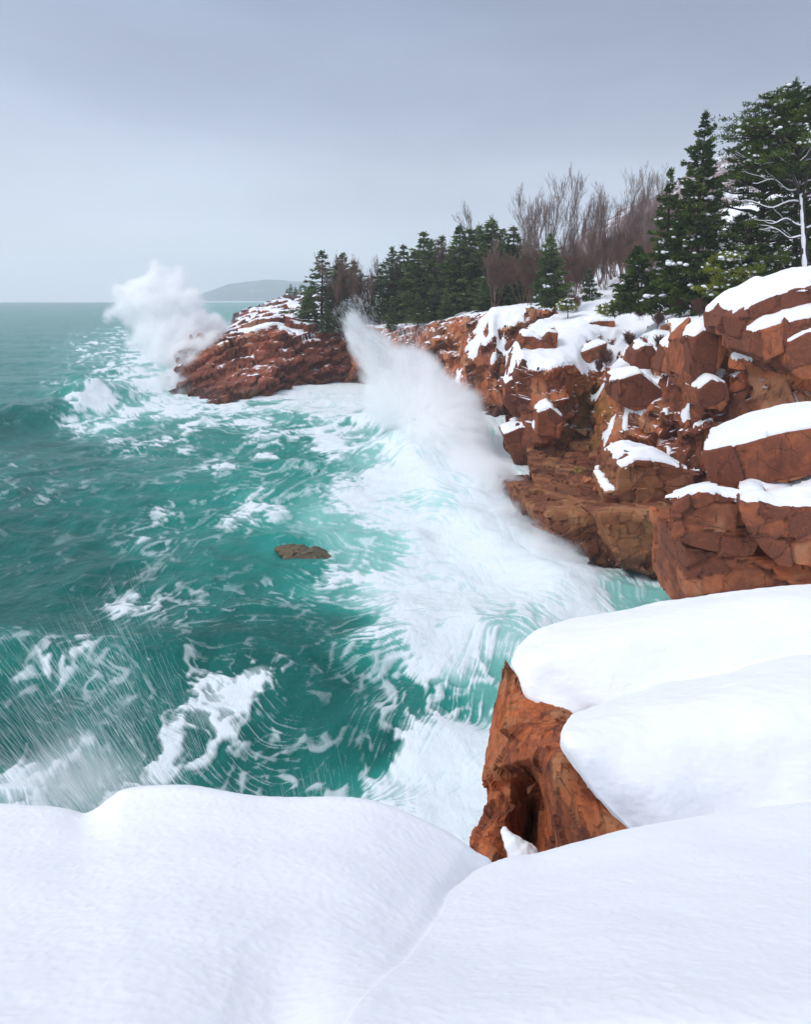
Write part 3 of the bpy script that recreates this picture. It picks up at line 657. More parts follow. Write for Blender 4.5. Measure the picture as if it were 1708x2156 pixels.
hs_ = snow_cover('snow_on_headland', [head], (-42, -2, 78, 126), .24, .4, SNOWF, slope=1.0, zmin=4, noise=.6, seed=9, edge=.7, nfreq=.25, blur=3, keep=lambda XX, YY, hh, nz: (YY + nz * 7 > 84 + np.abs(XX + 24) * .1) & (hh > 4.5))
if hs_: tag(hs_, kind='structure')
# ------------------------------------------------------------------ boulders and ledges
BLK_N = [(2.3, .10, (.06, .08, .3), (1.3, 1, .7)), (1.05, .035, (.1, .1, .3), (1.3, 1, .6))]
BLK_B = [(2.6, .04, (.1, .3, .3), (1.3, 1, .8))]
BLK_T = [(2.4, .07, (.05, .1, .3), (1.2, 1, .9)), (.9, .02, (.1, .1, .3), (1.3, 1, .6))]
BLK_S = [(1.1, .08, (.2, .1, .3), (1.2, 1, .7)), (.5, .03, (.1, .2, .2), (1, 1, .7))]
def boulder(name, label, cat, front, Y, back, m, vox, blocks=BLK_N, snow=.3, group=None, res=None, smooth_snow=3, slope=.95, ledge=None, **k):
    body_name = 'rock_body' if snow else name
    root = empty(name) if snow else None
    b = block(body_name, front, Y, back, m, vox, blocks, parent=root, **k)
    lo, hi = bounds(b)
    if snow:
        base = Vector(((lo[0] + hi[0]) / 2, (lo[1] + hi[1]) / 2, lo[2]))
        r = res or max(.05, (hi[0] - lo[0]) / 110)
        sc = snow_cover('snow_cap', [b], (lo[0] - r, hi[0] + r, lo[1] - r, hi[1] + r), r, snow, SNOW, slope=slope, zmin=lo[2] + (hi[2] - lo[2]) * .35, noise=.25, seed=int(lo[0] * 7) % 50, edge=min(.9, (hi[0] - lo[0]) * .2), blur=smooth_snow, parent=root, keep=ledge, round_=8)
        root.location = base
        for c in root.children: c.matrix_parent_inverse = root.matrix_world.inverted() if False else c.matrix_parent_inverse; c.location = -base
        tag(root, label, cat, group)
        return root
    tag(b, label, cat, group); return b

# the pair of big snowy boulders on the right, in front of the cliff
boulder('boulder', 'big brown boulder under a thick rounded snow cap, above the split orange ledge', 'boulder',
        [(1479, 952), (1492, 1012), (1545, 1046), (1610, 1024), (1708, 1002), (1900, 990), (1900, 870), (1708, 900), (1640, 912), (1560, 935)], 18.0, 4.4, ROCKN, .06, BLK_B, snow=.6, lift=-.35, back_scale=(.92, .7), lean=.5, slope=.9, smooth_snow=14, fine=.03)
boulder('granite_ledge', 'split orange granite ledge with a wedge of snow on its tip', 'rock ledge',
        [(1416, 1062), (1414, 1132), (1462, 1152), (1520, 1166), (1585, 1170), (1610, 1120), (1600, 1060), (1545, 1050), (1490, 1040), (1450, 1040)], 16.6, 2.4, ROCKN, .06, snow=.24, lift=-.5, back_scale=(.95, .9), smooth_snow=5, lean=.42)
boulder('granite_ledge', 'cracked orange granite block with broad snow on top, below the big brown boulder', 'rock ledge',
        [(1560, 1062), (1580, 1120), (1612, 1160), (1640, 1190), (1708, 1200), (1900, 1220), (1900, 1050), (1708, 1068), (1640, 1070), (1600, 1058)], 15.6, 3.0, ROCKN, .06, snow=.32, lift=-.25, back_scale=(.95, .9), lean=.5, smooth_snow=7, slope=.9)
boulder('granite_wall', 'bare orange granite wall under the snowy ledges, right behind the foreground snow', 'rock wall',
        [(1440, 1150), (1446, 1250), (1452, 1330), (1650, 1400), (1900, 1400), (1900, 1180), (1708, 1172), (1620, 1168), (1520, 1160)], 16.9, 4.0, ROCKN, .07, snow=0, back_scale=(.97, .95), lean=.1)
boulder('boulder', 'tan layered boulder with white snow cap resting on the flat wet shelf', 'boulder',
        [(1303, 985), (1300, 1030), (1272, 1040), (1278, 1072), (1360, 1078), (1462, 1062), (1464, 1030), (1455, 990), (1400, 972), (1340, 968)], 29.6, 3.2, ROCKTAN, .06, BLK_T, snow=.42, lift=.2, back_scale=(.85, .85), smooth_snow=5)
# flat shelf at the foot
boulder('granite_shelf', 'smooth tan granite shelf block with a dark seaward face beside the foaming water', 'rock shelf',
        [(1262, 1084), (1282, 1135), (1310, 1200), (1372, 1222), (1420, 1236), (1480, 1240), (1520, 1200), (1520, 1080), (1400, 1080), (1330, 1075)], 25.6, 6.5, ROCKTAN, .07, BLK_T, snow=0, lift=-1.15, back_scale=(1.1, .7), lean=.1)
boulder('granite_shelf', 'low broken wet granite shelf at the cliff foot, left of the tan shelf block', 'rock shelf',
        [(1150, 1078), (1150, 1130), (1215, 1155), (1262, 1190), (1330, 1215), (1340, 1110), (1270, 1088), (1200, 1080)], 27.5, 11, ROCKTAN, .1, blocks=[(2.0, .14, (.1, .05, .5), (1.2, 1, .5)), (.8, .04, (.2, .1, .3), (1.2, 1, .5))], snow=0, lift=-.95, back_scale=(.8, .7), lean=-.12)
sh = np.array([[(X_, Y_, z_) for X_ in np.linspace(X0, X1, 6)] for (Y_, X0, X1, z_) in [(26.5, 8.2, 14.5, -1), (27.2, 8.0, 14.8, .9), (30, 7.2, 17, 1.25), (34, 7.3, 19, 1.15), (38, 7.8, 18, 1.1), (41.5, 8.4, 16, 1.3), (44, 9, 16, 1.8)]], float)
rs_ = loft_rock('rock_shelf', sh, .09, ROCKTAN, [(2.2, .18, (.1, .05, .5), (1.2, 1, .5)), (.8, .07, (.2, .1, .3), (1.2, 1, .5))], fine=.05, seed=33, maxn=260); tag(rs_, kind='structure')
# fallen rocks on the shelf
for (pts, Y, lab, mm_) in [
    ([(1228, 1018), (1232, 1042), (1262, 1050), (1282, 1032), (1262, 1012), (1240, 1008)], 34.5, 'dark brown angular rock fallen at the cliff foot, left of the orange one', ROCKN),
    ([(1252, 1030), (1256, 1052), (1285, 1056), (1294, 1038), (1270, 1026)], 33.4, 'orange brown angular rock lying in front of the dark one at the cliff foot', ROCKN),
    ([(1268, 1008), (1268, 1028), (1286, 1034), (1292, 1012), (1280, 1004)], 34.8, 'yellow green lichened rock wedged behind the orange rock at the cliff foot', None),
    ([(1218, 992), (1218, 1006), (1232, 1012), (1238, 1000), (1228, 990)], 36.5, 'small yellow green lichened rock up behind the dark rock at the cliff foot', None),
    ([(1275, 1058), (1280, 1078), (1300, 1082), (1318, 1068), (1300, 1055)], 31.8, 'wet brown rock sitting alone on the washed shelf', ROCKN)]:
    if mm_ is None:
        if 'LICHM' not in globals(): LICHM = rock_material('lichened_rock_material', 2.0, warm=C3((150, 128, 50)), deep=C3((104, 82, 36)), pale=C3((150, 130, 80)), wet_z=.2)
        mm_ = LICHM
    boulder('fallen_rock', lab, 'rock', pts, Y, 1.0, mm_, .06, blocks=BLK_S, snow=0, back_scale=(.8, .7))
# snowy rocks along the cliff rim, one by one
RIM = [
 ('snow_topped_block', 'smooth grey brown block under a long rounded snow roof, just below the pines', [(1556, 668), (1560, 716), (1592, 722), (1600, 690), (1640, 676), (1720, 650), (1900, 610), (1900, 560), (1720, 592), (1640, 618), (1590, 640)], 27.5, 4.0, .5),
 ('snow_topped_block', 'tilted brown slab under a thick tongue of snow, below the snow roofed block', [(1586, 700), (1582, 745), (1610, 762), (1660, 738), (1720, 712), (1900, 650), (1900, 620), (1720, 665), (1650, 680)], 26.6, 3.0, .42),
 ('snow_topped_block', 'orange block with a rounded snow patch under the tilted slab', [(1660, 722), (1656, 775), (1690, 800), (1760, 800), (1900, 790), (1900, 700), (1740, 690), (1700, 700)], 26.4, 3.0, .35),
 ('snow_topped_block', 'tall upright brown block with snow on its head, left of the snow roofed block', [(1462, 712), (1452, 780), (1460, 830), (1490, 828), (1515, 780), (1540, 722), (1528, 694), (1490, 690)], 31.0, 3.2, .38),
 ('snow_topped_block', 'leaning brown block with flat snow top beside the tall upright block on the cliff rim', [(1420, 738), (1408, 790), (1430, 800), (1456, 785), (1464, 728), (1440, 722)], 33.4, 2.4, .3),
 ('snow_topped_block', 'rounded tan boulder with snow on its left shoulder among the reddish shrubs', [(1338, 745), (1332, 768), (1350, 782), (1378, 776), (1392, 750), (1376, 728), (1355, 726)], 37.0, 1.8, .28),
 ('snow_topped_block', 'flat orange brown block poking from the snow field above the gully', [(1222, 742), (1224, 762), (1240, 766), (1276, 744), (1280, 722), (1250, 732)], 41.5, 1.6, .25),
 ('snow_topped_block', 'small tan block under the snow hump in the middle of the snow field', [(1242, 680), (1246, 696), (1280, 694), (1296, 688), (1296, 676), (1262, 676)], 47.0, 2.2, .3),
 ('snow_topped_block', 'round snow pillow on a split block at the left corner of the snow field', [(1096, 722), (1100, 745), (1140, 745), (1146, 722), (1128, 708), (1104, 708)], 43.6, 2.2, .4),
 ('snow_topped_block', 'snowy split block with an upright splinter, right of the snow pillow at the field corner', [(1142, 716), (1146, 742), (1172, 742), (1178, 700), (1160, 698)], 43.2, 1.4, .3),
 ('snow_topped_block', 'upright snow plastered slab low on the cliff where the spray hits', [(1064, 810), (1060, 850), (1086, 880), (1110, 868), (1112, 820), (1085, 795)], 43.6, 2.0, .3),
 ('snow_topped_block', 'blocky orange rock with puffy snow lid halfway down the left cliff corner', [(1132, 870), (1130, 915), (1180, 925), (1188, 880), (1160, 858)], 41.6, 2.0, .35),
 ('snow_topped_block', 'dark mossy block with snow wedge right beside the breaking spray', [(1058, 916), (1088, 985), (1120, 1000), (1150, 980), (1134, 905), (1100, 898)], 41.2, 3.0, .2),
 ('snow_topped_block', 'orange pillar head with a drooping snow hood above the tan layered boulder', [(1302, 800), (1300, 850), (1340, 870), (1398, 850), (1400, 826), (1350, 786)], 36.2, 2.4, .3),
 ('snow_topped_block', 'square orange block with small snow pad in the middle of the right cliff', [(1470, 822), (1472, 862), (1520, 868), (1540, 840), (1534, 806), (1500, 800)], 30.2, 2.0, .22),
 ('snow_topped_block', 'cubic orange block with white pad near the right edge of the cliff', [(1606, 730), (1604, 776), (1640, 786), (1662, 760), (1652, 728)], 28.6, 1.8, .2),
]
BLK_R = [(1.4, .05, (.2, .1, .4), (.9, .9, 1.3))]
CBV = bvh_of([cliff_fr])
for nm, lab, fr, Y, bk, sn in RIM:
    uc = sum(a for a, b in fr) / len(fr); vb = max(b for a, b in fr)
    if Y > 34:
        h_ = CBV.ray_cast(Vector((0, 0, EYE)), Vector(P(uc, vb - 3, 1.0)) - Vector((0, 0, EYE)))
        if h_[0] is not None and abs(h_[0].y - Y) < 12: Y = h_[0].y - .3
    boulder(nm, lab, 'rock', fr, Y, bk, ROCKN, .085, blocks=BLK_R, snow=sn, lift=.15, back_scale=(.95, .95), smooth_snow=4, slope=1.1)

# rocks awash
SEAR = [
 ([(446, 846), (444, 856), (470, 858), (482, 846), (478, 832), (462, 834)], 67.5, 2.4, 'dark angular rock awash in front of the left headland, nearest to the viewer'),
 ([(500, 832), (500, 840), (516, 838), (518, 828), (508, 826)], 71, 1.2, 'small dark rock in the foam right of the biggest one off the left headland'),
 ([(424, 832), (420, 842), (440, 846), (476, 826), (478, 812), (450, 816)], 71.5, 3.0, 'long brown slab dipping into the foam behind the dark angular rock'),
 ([(376, 818), (372, 826), (398, 828), (404, 812), (392, 806)], 76, 2.4, 'brown slab with water running off at the far left tip of the headland'),
 ([(640, 803), (640, 810), (664, 806), (664, 797)], 83, 1.5, 'flat grey rock in the foam below the middle of the headland'),
]
for pts, Y, bk, lab in SEAR:
    boulder('sea_rock', lab, 'rock', pts, Y, bk, ROCKFAR, .13, blocks=[(1.6, .14, (.05, .4, .2), (1.5, 1, .6))], snow=0, lift=.2, back_scale=(.7, .7))
DARKR = rock_material('submerged_rock_material', 1.2, warm=C3((112, 98, 74)), deep=C3((76, 78, 62)), pale=C3((94, 104, 84)), wet_z=-.4)
boulder('sea_rock', 'brown rock barely awash in the middle of the green water', 'rock', [(575, 1148), (600, 1172), (650, 1212), (700, 1218), (745, 1198), (720, 1168), (660, 1150)], [28.6, 27.8, 26.4, 26.2, 26.8, 27.8, 28.4], 1.6, DARKR, .07, blocks=BLK_S, snow=0, lift=-.1, back_scale=(.9, .5))
bpy.data.objects['sea_rock.005'].location.z = -.2
boulder('sea_rock', 'small dark rock fin sticking out of the green wave left of the spray', 'rock', [(650, 1002), (650, 1014), (668, 1010), (684, 1000), (672, 993)], 40.2, 1.2, DARKR, .07, blocks=BLK_S, snow=0, back_scale=(.7, .6))

# ------------------------------------------------------------------ foreground: the snowbank and the rock beneath it
def drift_over(p, other, kf, nr, nc, gap=.003):
    """let one snow sheet lap smoothly onto another"""
    bv = bvh_of([other]); dn = Vector((0, 0, -1)); out = p.copy()
    for i in range(len(p)):
        r = bv.ray_cast(Vector((p[i, 0], p[i, 1], 30)), dn)
        if r[0] is not None:
            a, b, k = p[i, 2], r[0].z + gap - .03 * max(0., 1 - (i % nc) / (nc * .05)), kf(p[i])
            if a - b > k or (b - a > .6): continue
            h = min(1, max(0, .5 + .5 * (a - b) / k)); out[i, 2] = b + (a - b) * h + k * h * (1 - h) * .5
    Z = out[:, 2].reshape(nr, nc).copy(); K = np.array([kf(q) for q in p]).reshape(nr, nc); w = np.clip(K * 4, 0, 1)[1:-1, 1:-1]
    for _ in range(14): Z[1:-1, 1:-1] += w * ((Z[:-2, 1:-1] + Z[2:, 1:-1] + Z[1:-1, :-2] + Z[1:-1, 2:]) / 4 - Z[1:-1, 1:-1]) * (np.abs(out[:, 2] - p[:, 2]).reshape(nr, nc)[1:-1, 1:-1] > 1e-5)
    out[:, 2] = Z.ravel(); return out
def snow_loft(name, ctrl, nr, nc, m, amp=.02, lump=.006, seed=0, smooth=1.0, over=None, kf=None):
    G = resample(np.array([[P(*q) if len(q) == 3 and not isinstance(q, np.ndarray) else q for q in r] for r in ctrl], float), nr, nc, smooth)
    for _ in range(6): G[1:-1, 1:-1] = (G[1:-1, 1:-1] * 2 + G[:-2, 1:-1] + G[2:, 1:-1] + G[1:-1, :-2] + G[1:-1, 2:]) / 6
    q_ = int(nr * .6)
    for _ in range(260): G[1:q_, 1:-1] = (G[1:q_, 1:-1] * 2 + G[1:q_, :-2] + G[1:q_, 2:]) / 4
    for _ in range(40): G[q_ - 30:q_ + 30, 1:-1] = (G[q_ - 30:q_ + 30, 1:-1] * 2 + G[q_ - 31:q_ + 29, 1:-1] + G[q_ - 29:q_ + 31, 1:-1]) / 4
    p = G.reshape(-1, 3); n = gridnormals(G).reshape(-1, 3)
    if n[:, 2].mean() < 0: n = -n
    d = amp * fbm(p * 1.1, 2, seed) + lump * .8 * fbm(p * np.array([6, 7, 6]), 3, seed + 5) - lump * .8 * np.abs(perlin(p * 17, seed + 7)) + lump * .4 * perlin(p * 38, seed + 8)
    p = p + n * d[:, None]
    if over is not None: p = drift_over(p, over, kf, nr, nc)
    o = mesh_np(name, p, gridfaces(nr, nc), m); tag(o, kind='structure'); return o
# left mound
lu = [-700, -250, -60, 60, 130, 182, 235, 275, 400, 560, 700, 800, 880, 950, 1000, 1038, 1060]
lv = [1720, 1700, 1696, 1700, 1704, 1713, 1676, 1657, 1652, 1680, 1682, 1692, 1718, 1752, 1790, 1832, 1870]
def mound_row(dv, Y, uofs=0.0, spread=None):
    return [(u, v + dv, Y) for u, v in zip(lu, lv)]
rowsL = []
# near rows: fan in from the silhouette to the foot of the picture
lvs = np.interp(lu, [-700, -60, 150, 300, 500, 700, 850, 1000, 1060], [1715, 1690, 1684, 1666, 1668, 1682, 1708, 1795, 1870])
def lerp_rows(f, Y, vb=2190):
    out = []
    for i, (u, v) in enumerate(zip(lu, lv)):
        w_ = min(1, f * 4); v = v * (1 - w_) + lvs[i] * w_
        ub = u if u < 500 else 500 + (u - 500) * .36
        uu = u + (ub - u) * f; vv = v + (vb - v) * f; out.append((uu, vv, Y))
    return out
rowsL.append([(u, v, y) for (u, v, y) in lerp_rows(1.5, .95)])
rowsL.append(lerp_rows(1.0, 1.33)); rowsL.append(lerp_rows(.72, 1.66)); rowsL.append(lerp_rows(.45, 2.12)); rowsL.append(lerp_rows(.2, 2.72)); rowsL.append(lerp_rows(.06, 3.1)); rowsL.append(lerp_rows(0, 3.3))
base = [P(u, v, 3.3) for u, v in zip(lu, lv)]
rowsL.append([np.array(b) + np.array([0, .22, -.26]) for b in base]); rowsL.append([np.array(b) + np.array([0, .4, -.8]) for b in base]); rowsL.append([np.array(b) + np.array([0, .5, -3.]) for b in base])
# the mound's right flank falls into the crease
rl = []
for k, r in enumerate(rowsL):
    r = [np.array(P(*q)) if isinstance(q, tuple) else q for q in r]
    if 1 <= k <= 6:
        q_ = [0, .15, .25, .45, .8, 1, 1][k]; r[-1] = r[-1] + np.array([.10, .15, -.55]) * q_; r[-2] = r[-2] + np.array([.03, .05, -.20 if k < 6 else -.05]) * q_
    if k == 0: r[-1] = r[-1] + np.array([.1, 0, -.05])
    if k <= 4: r = [q + np.array([0, 0, -[.09, .09, .07, .04, .01][k] * float(sstep(260, 760, a_))]) for q, a_ in zip(r, lu)]
    rl.append(r)
sl_ = snow_loft('snow_ground', rl, 460, 560, SNOW, amp=.022, lump=0, seed=50)
# right slope
ru = [430, 560, 700, 830, 930, 1035, 1080, 1135, 1230, 1340, 1500, 1600, 1708, 1900, 2300]
rv = [2080, 2010, 1958, 1915, 1880, 1830, 1812, 1802, 1775, 1745, 1716, 1702, 1690, 1670, 1640]
ry = [1.75, 1.95, 2.2, 2.5, 2.8, 3.15, 3.25, 3.3, 3.35, 3.4, 3.5, 3.55, 3.6, 3.7, 3.9]
def rrow(f):
    out = []
    for u, v, y in zip(ru, rv, ry):
        vb = 2260; vv = v + (vb - v) * f
        s0 = (v - HZ) / F * y          # drop at the brink
        yb = 1.27; sb = (vb - HZ) / F * yb
        # straight ramp from the foot to the brink, seen from above
        k = 1 - f; k2 = k ** 1.9 if y > 2 else k
        yy = yb + (y - yb) * k2
        out.append((u + (700 + (u - 700) * .9 - u) * f, vv, yy))
    return out
rowsR = [[np.array(P(*q)) + np.array([0, -.5, .1]) for q in rrow(1.0)]] + [[np.array(P(*q)) for q in rrow(f)] for f in (1.0, .75, .5, .3, .12, 0)]
rowsR = [[q - np.array([0, 0, [.14, .06, .0][i] if i < 3 else 0]) for i, q in enumerate(r)] for r in rowsR]
rb = rowsR[-1]
rowsR.append([b + np.array([.0, .16, -.2]) for b in rb]); rowsR.append([b + np.array([0, .28, -.7]) for b in rb]); rowsR.append([b + np.array([0, .3, -2.]) for b in rb])
sr_ = snow_loft('snow_ground', rowsR, 460, 560, SNOW, amp=.018, lump=0, seed=60)
def merge_snow(a_, b_):
    """lay one unbroken sheet of snow over the mound and the slope, drifting the hollow between them full towards the viewer"""
    ba, bb = bvh_of([a_]), bvh_of([b_]); dn = Vector((0, 0, -1)); ys = np.exp(np.linspace(math.log(.75), math.log(4.5), 640)); al = np.linspace(-1.25, 1.25, 1250)
    Z = np.zeros((len(ys), len(al)))
    for i, y in enumerate(ys):
        k = .015 + .16 * float(sstep(3.0, 1.7, y))
        for j, a in enumerate(al):
            h1 = ba.ray_cast(Vector((a * y, y, 30)), dn)[0]; h2 = bb.ray_cast(Vector((a * y, y, 30)), dn)[0]
            z1 = h1.z if h1 is not None else 6.0; z2 = h2.z if h2 is not None else 6.0
            h = min(1., max(0., .5 + .5 * (z1 - z2) / k)); Z[i, j] = z2 + (z1 - z2) * h + k * h * (1 - h) * .5
    A_, Y_ = np.meshgrid(al, ys); p = np.stack([(A_ * Y_).ravel(), Y_.ravel(), Z.ravel()], 1)
    sm = Z.copy()
    for _ in range(2): sm[1:-1, 1:-1] = (sm[1:-1, 1:-1] * 2 + sm[:-2, 1:-1] + sm[2:, 1:-1] + sm[1:-1, :-2] + sm[1:-1, 2:]) / 6
    lump = .0042; q = p * np.array([1, 1, 1.0])
    p[:, 2] = sm.ravel() + lump * .8 * fbm(q * 6, 3, 55) - lump * .8 * np.abs(perlin(q * 17, 57)) + lump * .3 * perlin(q * 38, 58)
    for o in (a_, b_): bpy.data.objects.remove(o)
    o = mesh_np('snow_ground', p, gridfaces(len(ys), len(al)), SNOW); tag(o, kind='structure')
merge_snow(sl_, sr_)
# middle mound and the top mound beyond it (each rounds over at its left brim onto the rock)
def mound(name, cols, nr, nc, seed, amp=.03, over=None, kf=None, bulge=None):
    if bulge: cols = [[(u, v, y + (bulge[k] if i >= 2 else bulge[k] * .3 * i)) for k, (u, v, y) in enumerate(cc)] for i, cc in enumerate(cols)]
    c = np.array([[P(*q) for q in cc] for cc in cols], float).transpose(1, 0, 2)
    G = resample(c, nr, nc, .9)
    w_ = np.exp(-np.arange(nc) / (nc * .05))[None, :, None]; pe = G.reshape(-1, 3)
    G = G + w_ * np.stack([fbm(pe * 3.2, 4, seed + 1), 0 * pe[:, 0], fbm(pe * 3.2, 4, seed + 2)], 1).reshape(G.shape) * .05
    for _ in range(8): G[1:-1, 1:-1] = (G[1:-1, 1:-1] * 2 + G[:-2, 1:-1] + G[2:, 1:-1] + G[1:-1, :-2] + G[1:-1, 2:]) / 6
    p = G.reshape(-1, 3); n = gridnormals(G).reshape(-1, 3)
    if n[:, 2].mean() < 0: n = -n
    p = p + n * (amp * fbm(p * 1.1, 3, seed) + .006 * fbm(p * np.array([6, 11, 9]), 3, seed + 5))[:, None]
    if over is not None: p = drift_over(p, over, kf, nr, nc)
    o = mesh_np(name, p, gridfaces(nr, nc), SNOW); tag(o, kind='structure'); return o
top_m = mound('snow_bank', [
 [(1290, 1560, 5.8), (1200, 1512, 5.75), (1125, 1488, 5.95), (1100, 1440, 6.15), (1082, 1402, 6.4), (1110, 1385, 6.75), (1160, 1370, 7.2), (1220, 1360, 7.6)],
 [(1280, 1550, 5.6), (1195, 1500, 5.5), (1118, 1476, 5.65), (1092, 1425, 5.9), (1074, 1390, 6.2), (1098, 1352, 6.6), (1145, 1330, 7.1), (1200, 1345, 7.6)],
 [(1300, 1550, 5.4), (1225, 1490, 5.35), (1160, 1440, 5.6), (1130, 1392, 5.9), (1118, 1362, 6.25), (1150, 1326, 6.7), (1195, 1306, 7.2), (1230, 1330, 7.7)],
 [(1350, 1540, 5.3), (1305, 1470, 5.35), (1270, 1410, 5.65), (1250, 1360, 6.0), (1250, 1325, 6.4), (1268, 1302, 6.8), (1300, 1287, 7.3), (1320, 1315, 7.8)],
 [(1480, 1520, 5.3), (1460, 1440, 5.45), (1440, 1370, 5.8), (1430, 1320, 6.15), (1430, 1288, 6.55), (1440, 1268, 7.0), (1450, 1258, 7.4), (1460, 1290, 7.9)],
 [(1720, 1480, 5.4), (1715, 1400, 5.6), (1710, 1330, 5.95), (1710, 1285, 6.35), (1710, 1255, 6.7), (1710, 1238, 7.1), (1710, 1229, 7.5), (1710, 1265, 8.)],
 [(2200, 1440, 5.4), (2200, 1370, 5.7), (2200, 1300, 6.1), (2200, 1250, 6.5), (2200, 1225, 6.9), (2200, 1205, 7.3), (2200, 1195, 7.7), (2200, 1230, 8.2)],
], 360, 420, 80, bulge=(.2, .28, .14, -.02, -.10, -.03, 0, 0))
mound('snow_bank', [
 [(1420, 1790, 4.25), (1340, 1760, 4.15), (1262, 1690, 4.2), (1200, 1610, 4.45), (1190, 1570, 4.7), (1215, 1545, 5.0), (1260, 1540, 5.4), (1300, 1540, 5.9)],
 [(1400, 1800, 4.0), (1335, 1752, 3.92), (1250, 1672, 4.0), (1182, 1590, 4.25), (1176, 1545, 4.5), (1200, 1508, 4.8), (1245, 1500, 5.15), (1290, 1520, 5.7)],
 [(1410, 1810, 3.75), (1350, 1752, 3.7), (1272, 1660, 3.85), (1205, 1572, 4.1), (1200, 1530, 4.4), (1225, 1497, 4.8), (1275, 1482, 5.2), (1320, 1505, 5.7)],
 [(1450, 1810, 3.6), (1420, 1740, 3.65), (1370, 1650, 3.85), (1330, 1560, 4.2), (1330, 1500, 4.6), (1350, 1465, 5.0), (1380, 1450, 5.4), (1410, 1460, 5.8)],
 [(1550, 1800, 3.6), (1540, 1720, 3.7), (1520, 1640, 3.95), (1500, 1550, 4.3), (1500, 1480, 4.7), (1510, 1440, 5.1), (1520, 1420, 5.5), (1530, 1430, 5.9)],
 [(1720, 1790, 3.6), (1720, 1700, 3.75), (1720, 1610, 4.05), (1715, 1520, 4.4), (1710, 1450, 4.8), (1710, 1405, 5.2), (1710, 1380, 5.6), (1710, 1390, 6.)],
 [(2200, 1780, 3.6), (2200, 1690, 3.8), (2200, 1600, 4.1), (2200, 1500, 4.5), (2200, 1430, 4.9), (2200, 1390, 5.3), (2200, 1360, 5.7), (2200, 1360, 6.1)],
], 360, 420, 70, bulge=(.32, .32, .18, .0, -.10, -.05, 0, 0), over=top_m, kf=lambda q: .012 + .30 * float(sstep(1.45, 2.4, q[0])))
# the rock face under the snow
fg_ctrl = [
 [(1140, 1400, 7.6), (1082, 1410, 6.6), (1068, 1402, 6.25), (1088, 1410, 6.1), (1125, 1455, 5.85), (1200, 1500, 5.6), (1260, 1545, 5.7)],
 [(1120, 1480, 7.4), (1068, 1440, 6.4), (1056, 1450, 6.05), (1085, 1450, 5.8), (1130, 1500, 5.5), (1198, 1528, 5.15), (1270, 1575, 5.2)],
 [(1100, 1560, 7.2), (1050, 1520, 6.2), (1042, 1530, 5.85), (1080, 1530, 5.5), (1130, 1545, 5.15), (1195, 1570, 4.7), (1280, 1600, 4.9)],
 [(1090, 1640, 7.0), (1030, 1610, 6.0), (1020, 1620, 5.6), (1060, 1610, 5.25), (1110, 1600, 4.95), (1180, 1600, 4.4), (1270, 1660, 4.45)],
 [(1090, 1690, 6.8), (1040, 1665, 5.9), (1030, 1668, 5.6), (1075, 1655, 5.4), (1125, 1655, 5.5), (1165, 1640, 4.35), (1290, 1700, 4.2)],
 [(1090, 1740, 6.6), (1040, 1705, 5.7), (1030, 1705, 5.3), (1070, 1700, 5.2), (1130, 1710, 5.75), (1175, 1690, 4.35), (1320, 1745, 4.05)],
 [(1080, 1800, 6.4), (1010, 1765, 5.3), (1003, 1770, 4.8), (1045, 1760, 4.85), (1120, 1770, 5.55), (1190, 1760, 4.35), (1330, 1790, 3.95)],
 [(1080, 1880, 6.2), (1005, 1810, 5.2), (1006, 1815, 4.7), (1050, 1820, 4.6), (1120, 1830, 4.9), (1200, 1830, 4.3), (1340, 1850, 3.9)],
 [(1090, 2100, 6.1), (1030, 2000, 5.1), (1030, 2000, 4.6), (1060, 2000, 4.5), (1130, 2000, 4.7), (1210, 2000, 4.2), (1350, 2000, 3.8)],
]
fg = loft_rock('foreground_rock', np.array([col(*r) for r in fg_ctrl]), .014, ROCKF, [(.8, .05, (.2, .5, .3), (.8, .8, 1.6)), (.3, .02, (.2, .4, .3), (.7, .7, 1.8)), (.1, .006, (.1, .4, .3), (.6, .6, 2.0))], fine=.012, smooth=.5, seed=91, maxn=620, flat=.5)
tag(fg, kind='structure')
def snow_heap(name, pts, seed, m=SNOW, vox=.012):
    rg = np.random.default_rng(seed); vs, fs, n = [], [], 0
    for (u, v, Y, r) in pts:
        V, Fq = puff(np.array(P(u, v, Y)), r, rg, (1, 1, .8)); vs.append(V); fs.append(Fq + n); n += len(V)
    return remesh_rock(name, np.concatenate(vs), [np.concatenate(fs)], m, vox, (), .02, seed)
fgs = snow_heap('snow_ground', [(1064, 1752, 4.7, .03), (1072, 1766, 4.66, .05), (1084, 1782, 4.62, .075), (1094, 1796, 4.6, .10), (1108, 1806, 4.6, .10), (1120, 1816, 4.6, .08)], 5)
fgs.data.polygons.foreach_set('use_smooth', np.ones(len(fgs.data.polygons), bool))
tag(fgs, kind='structure')

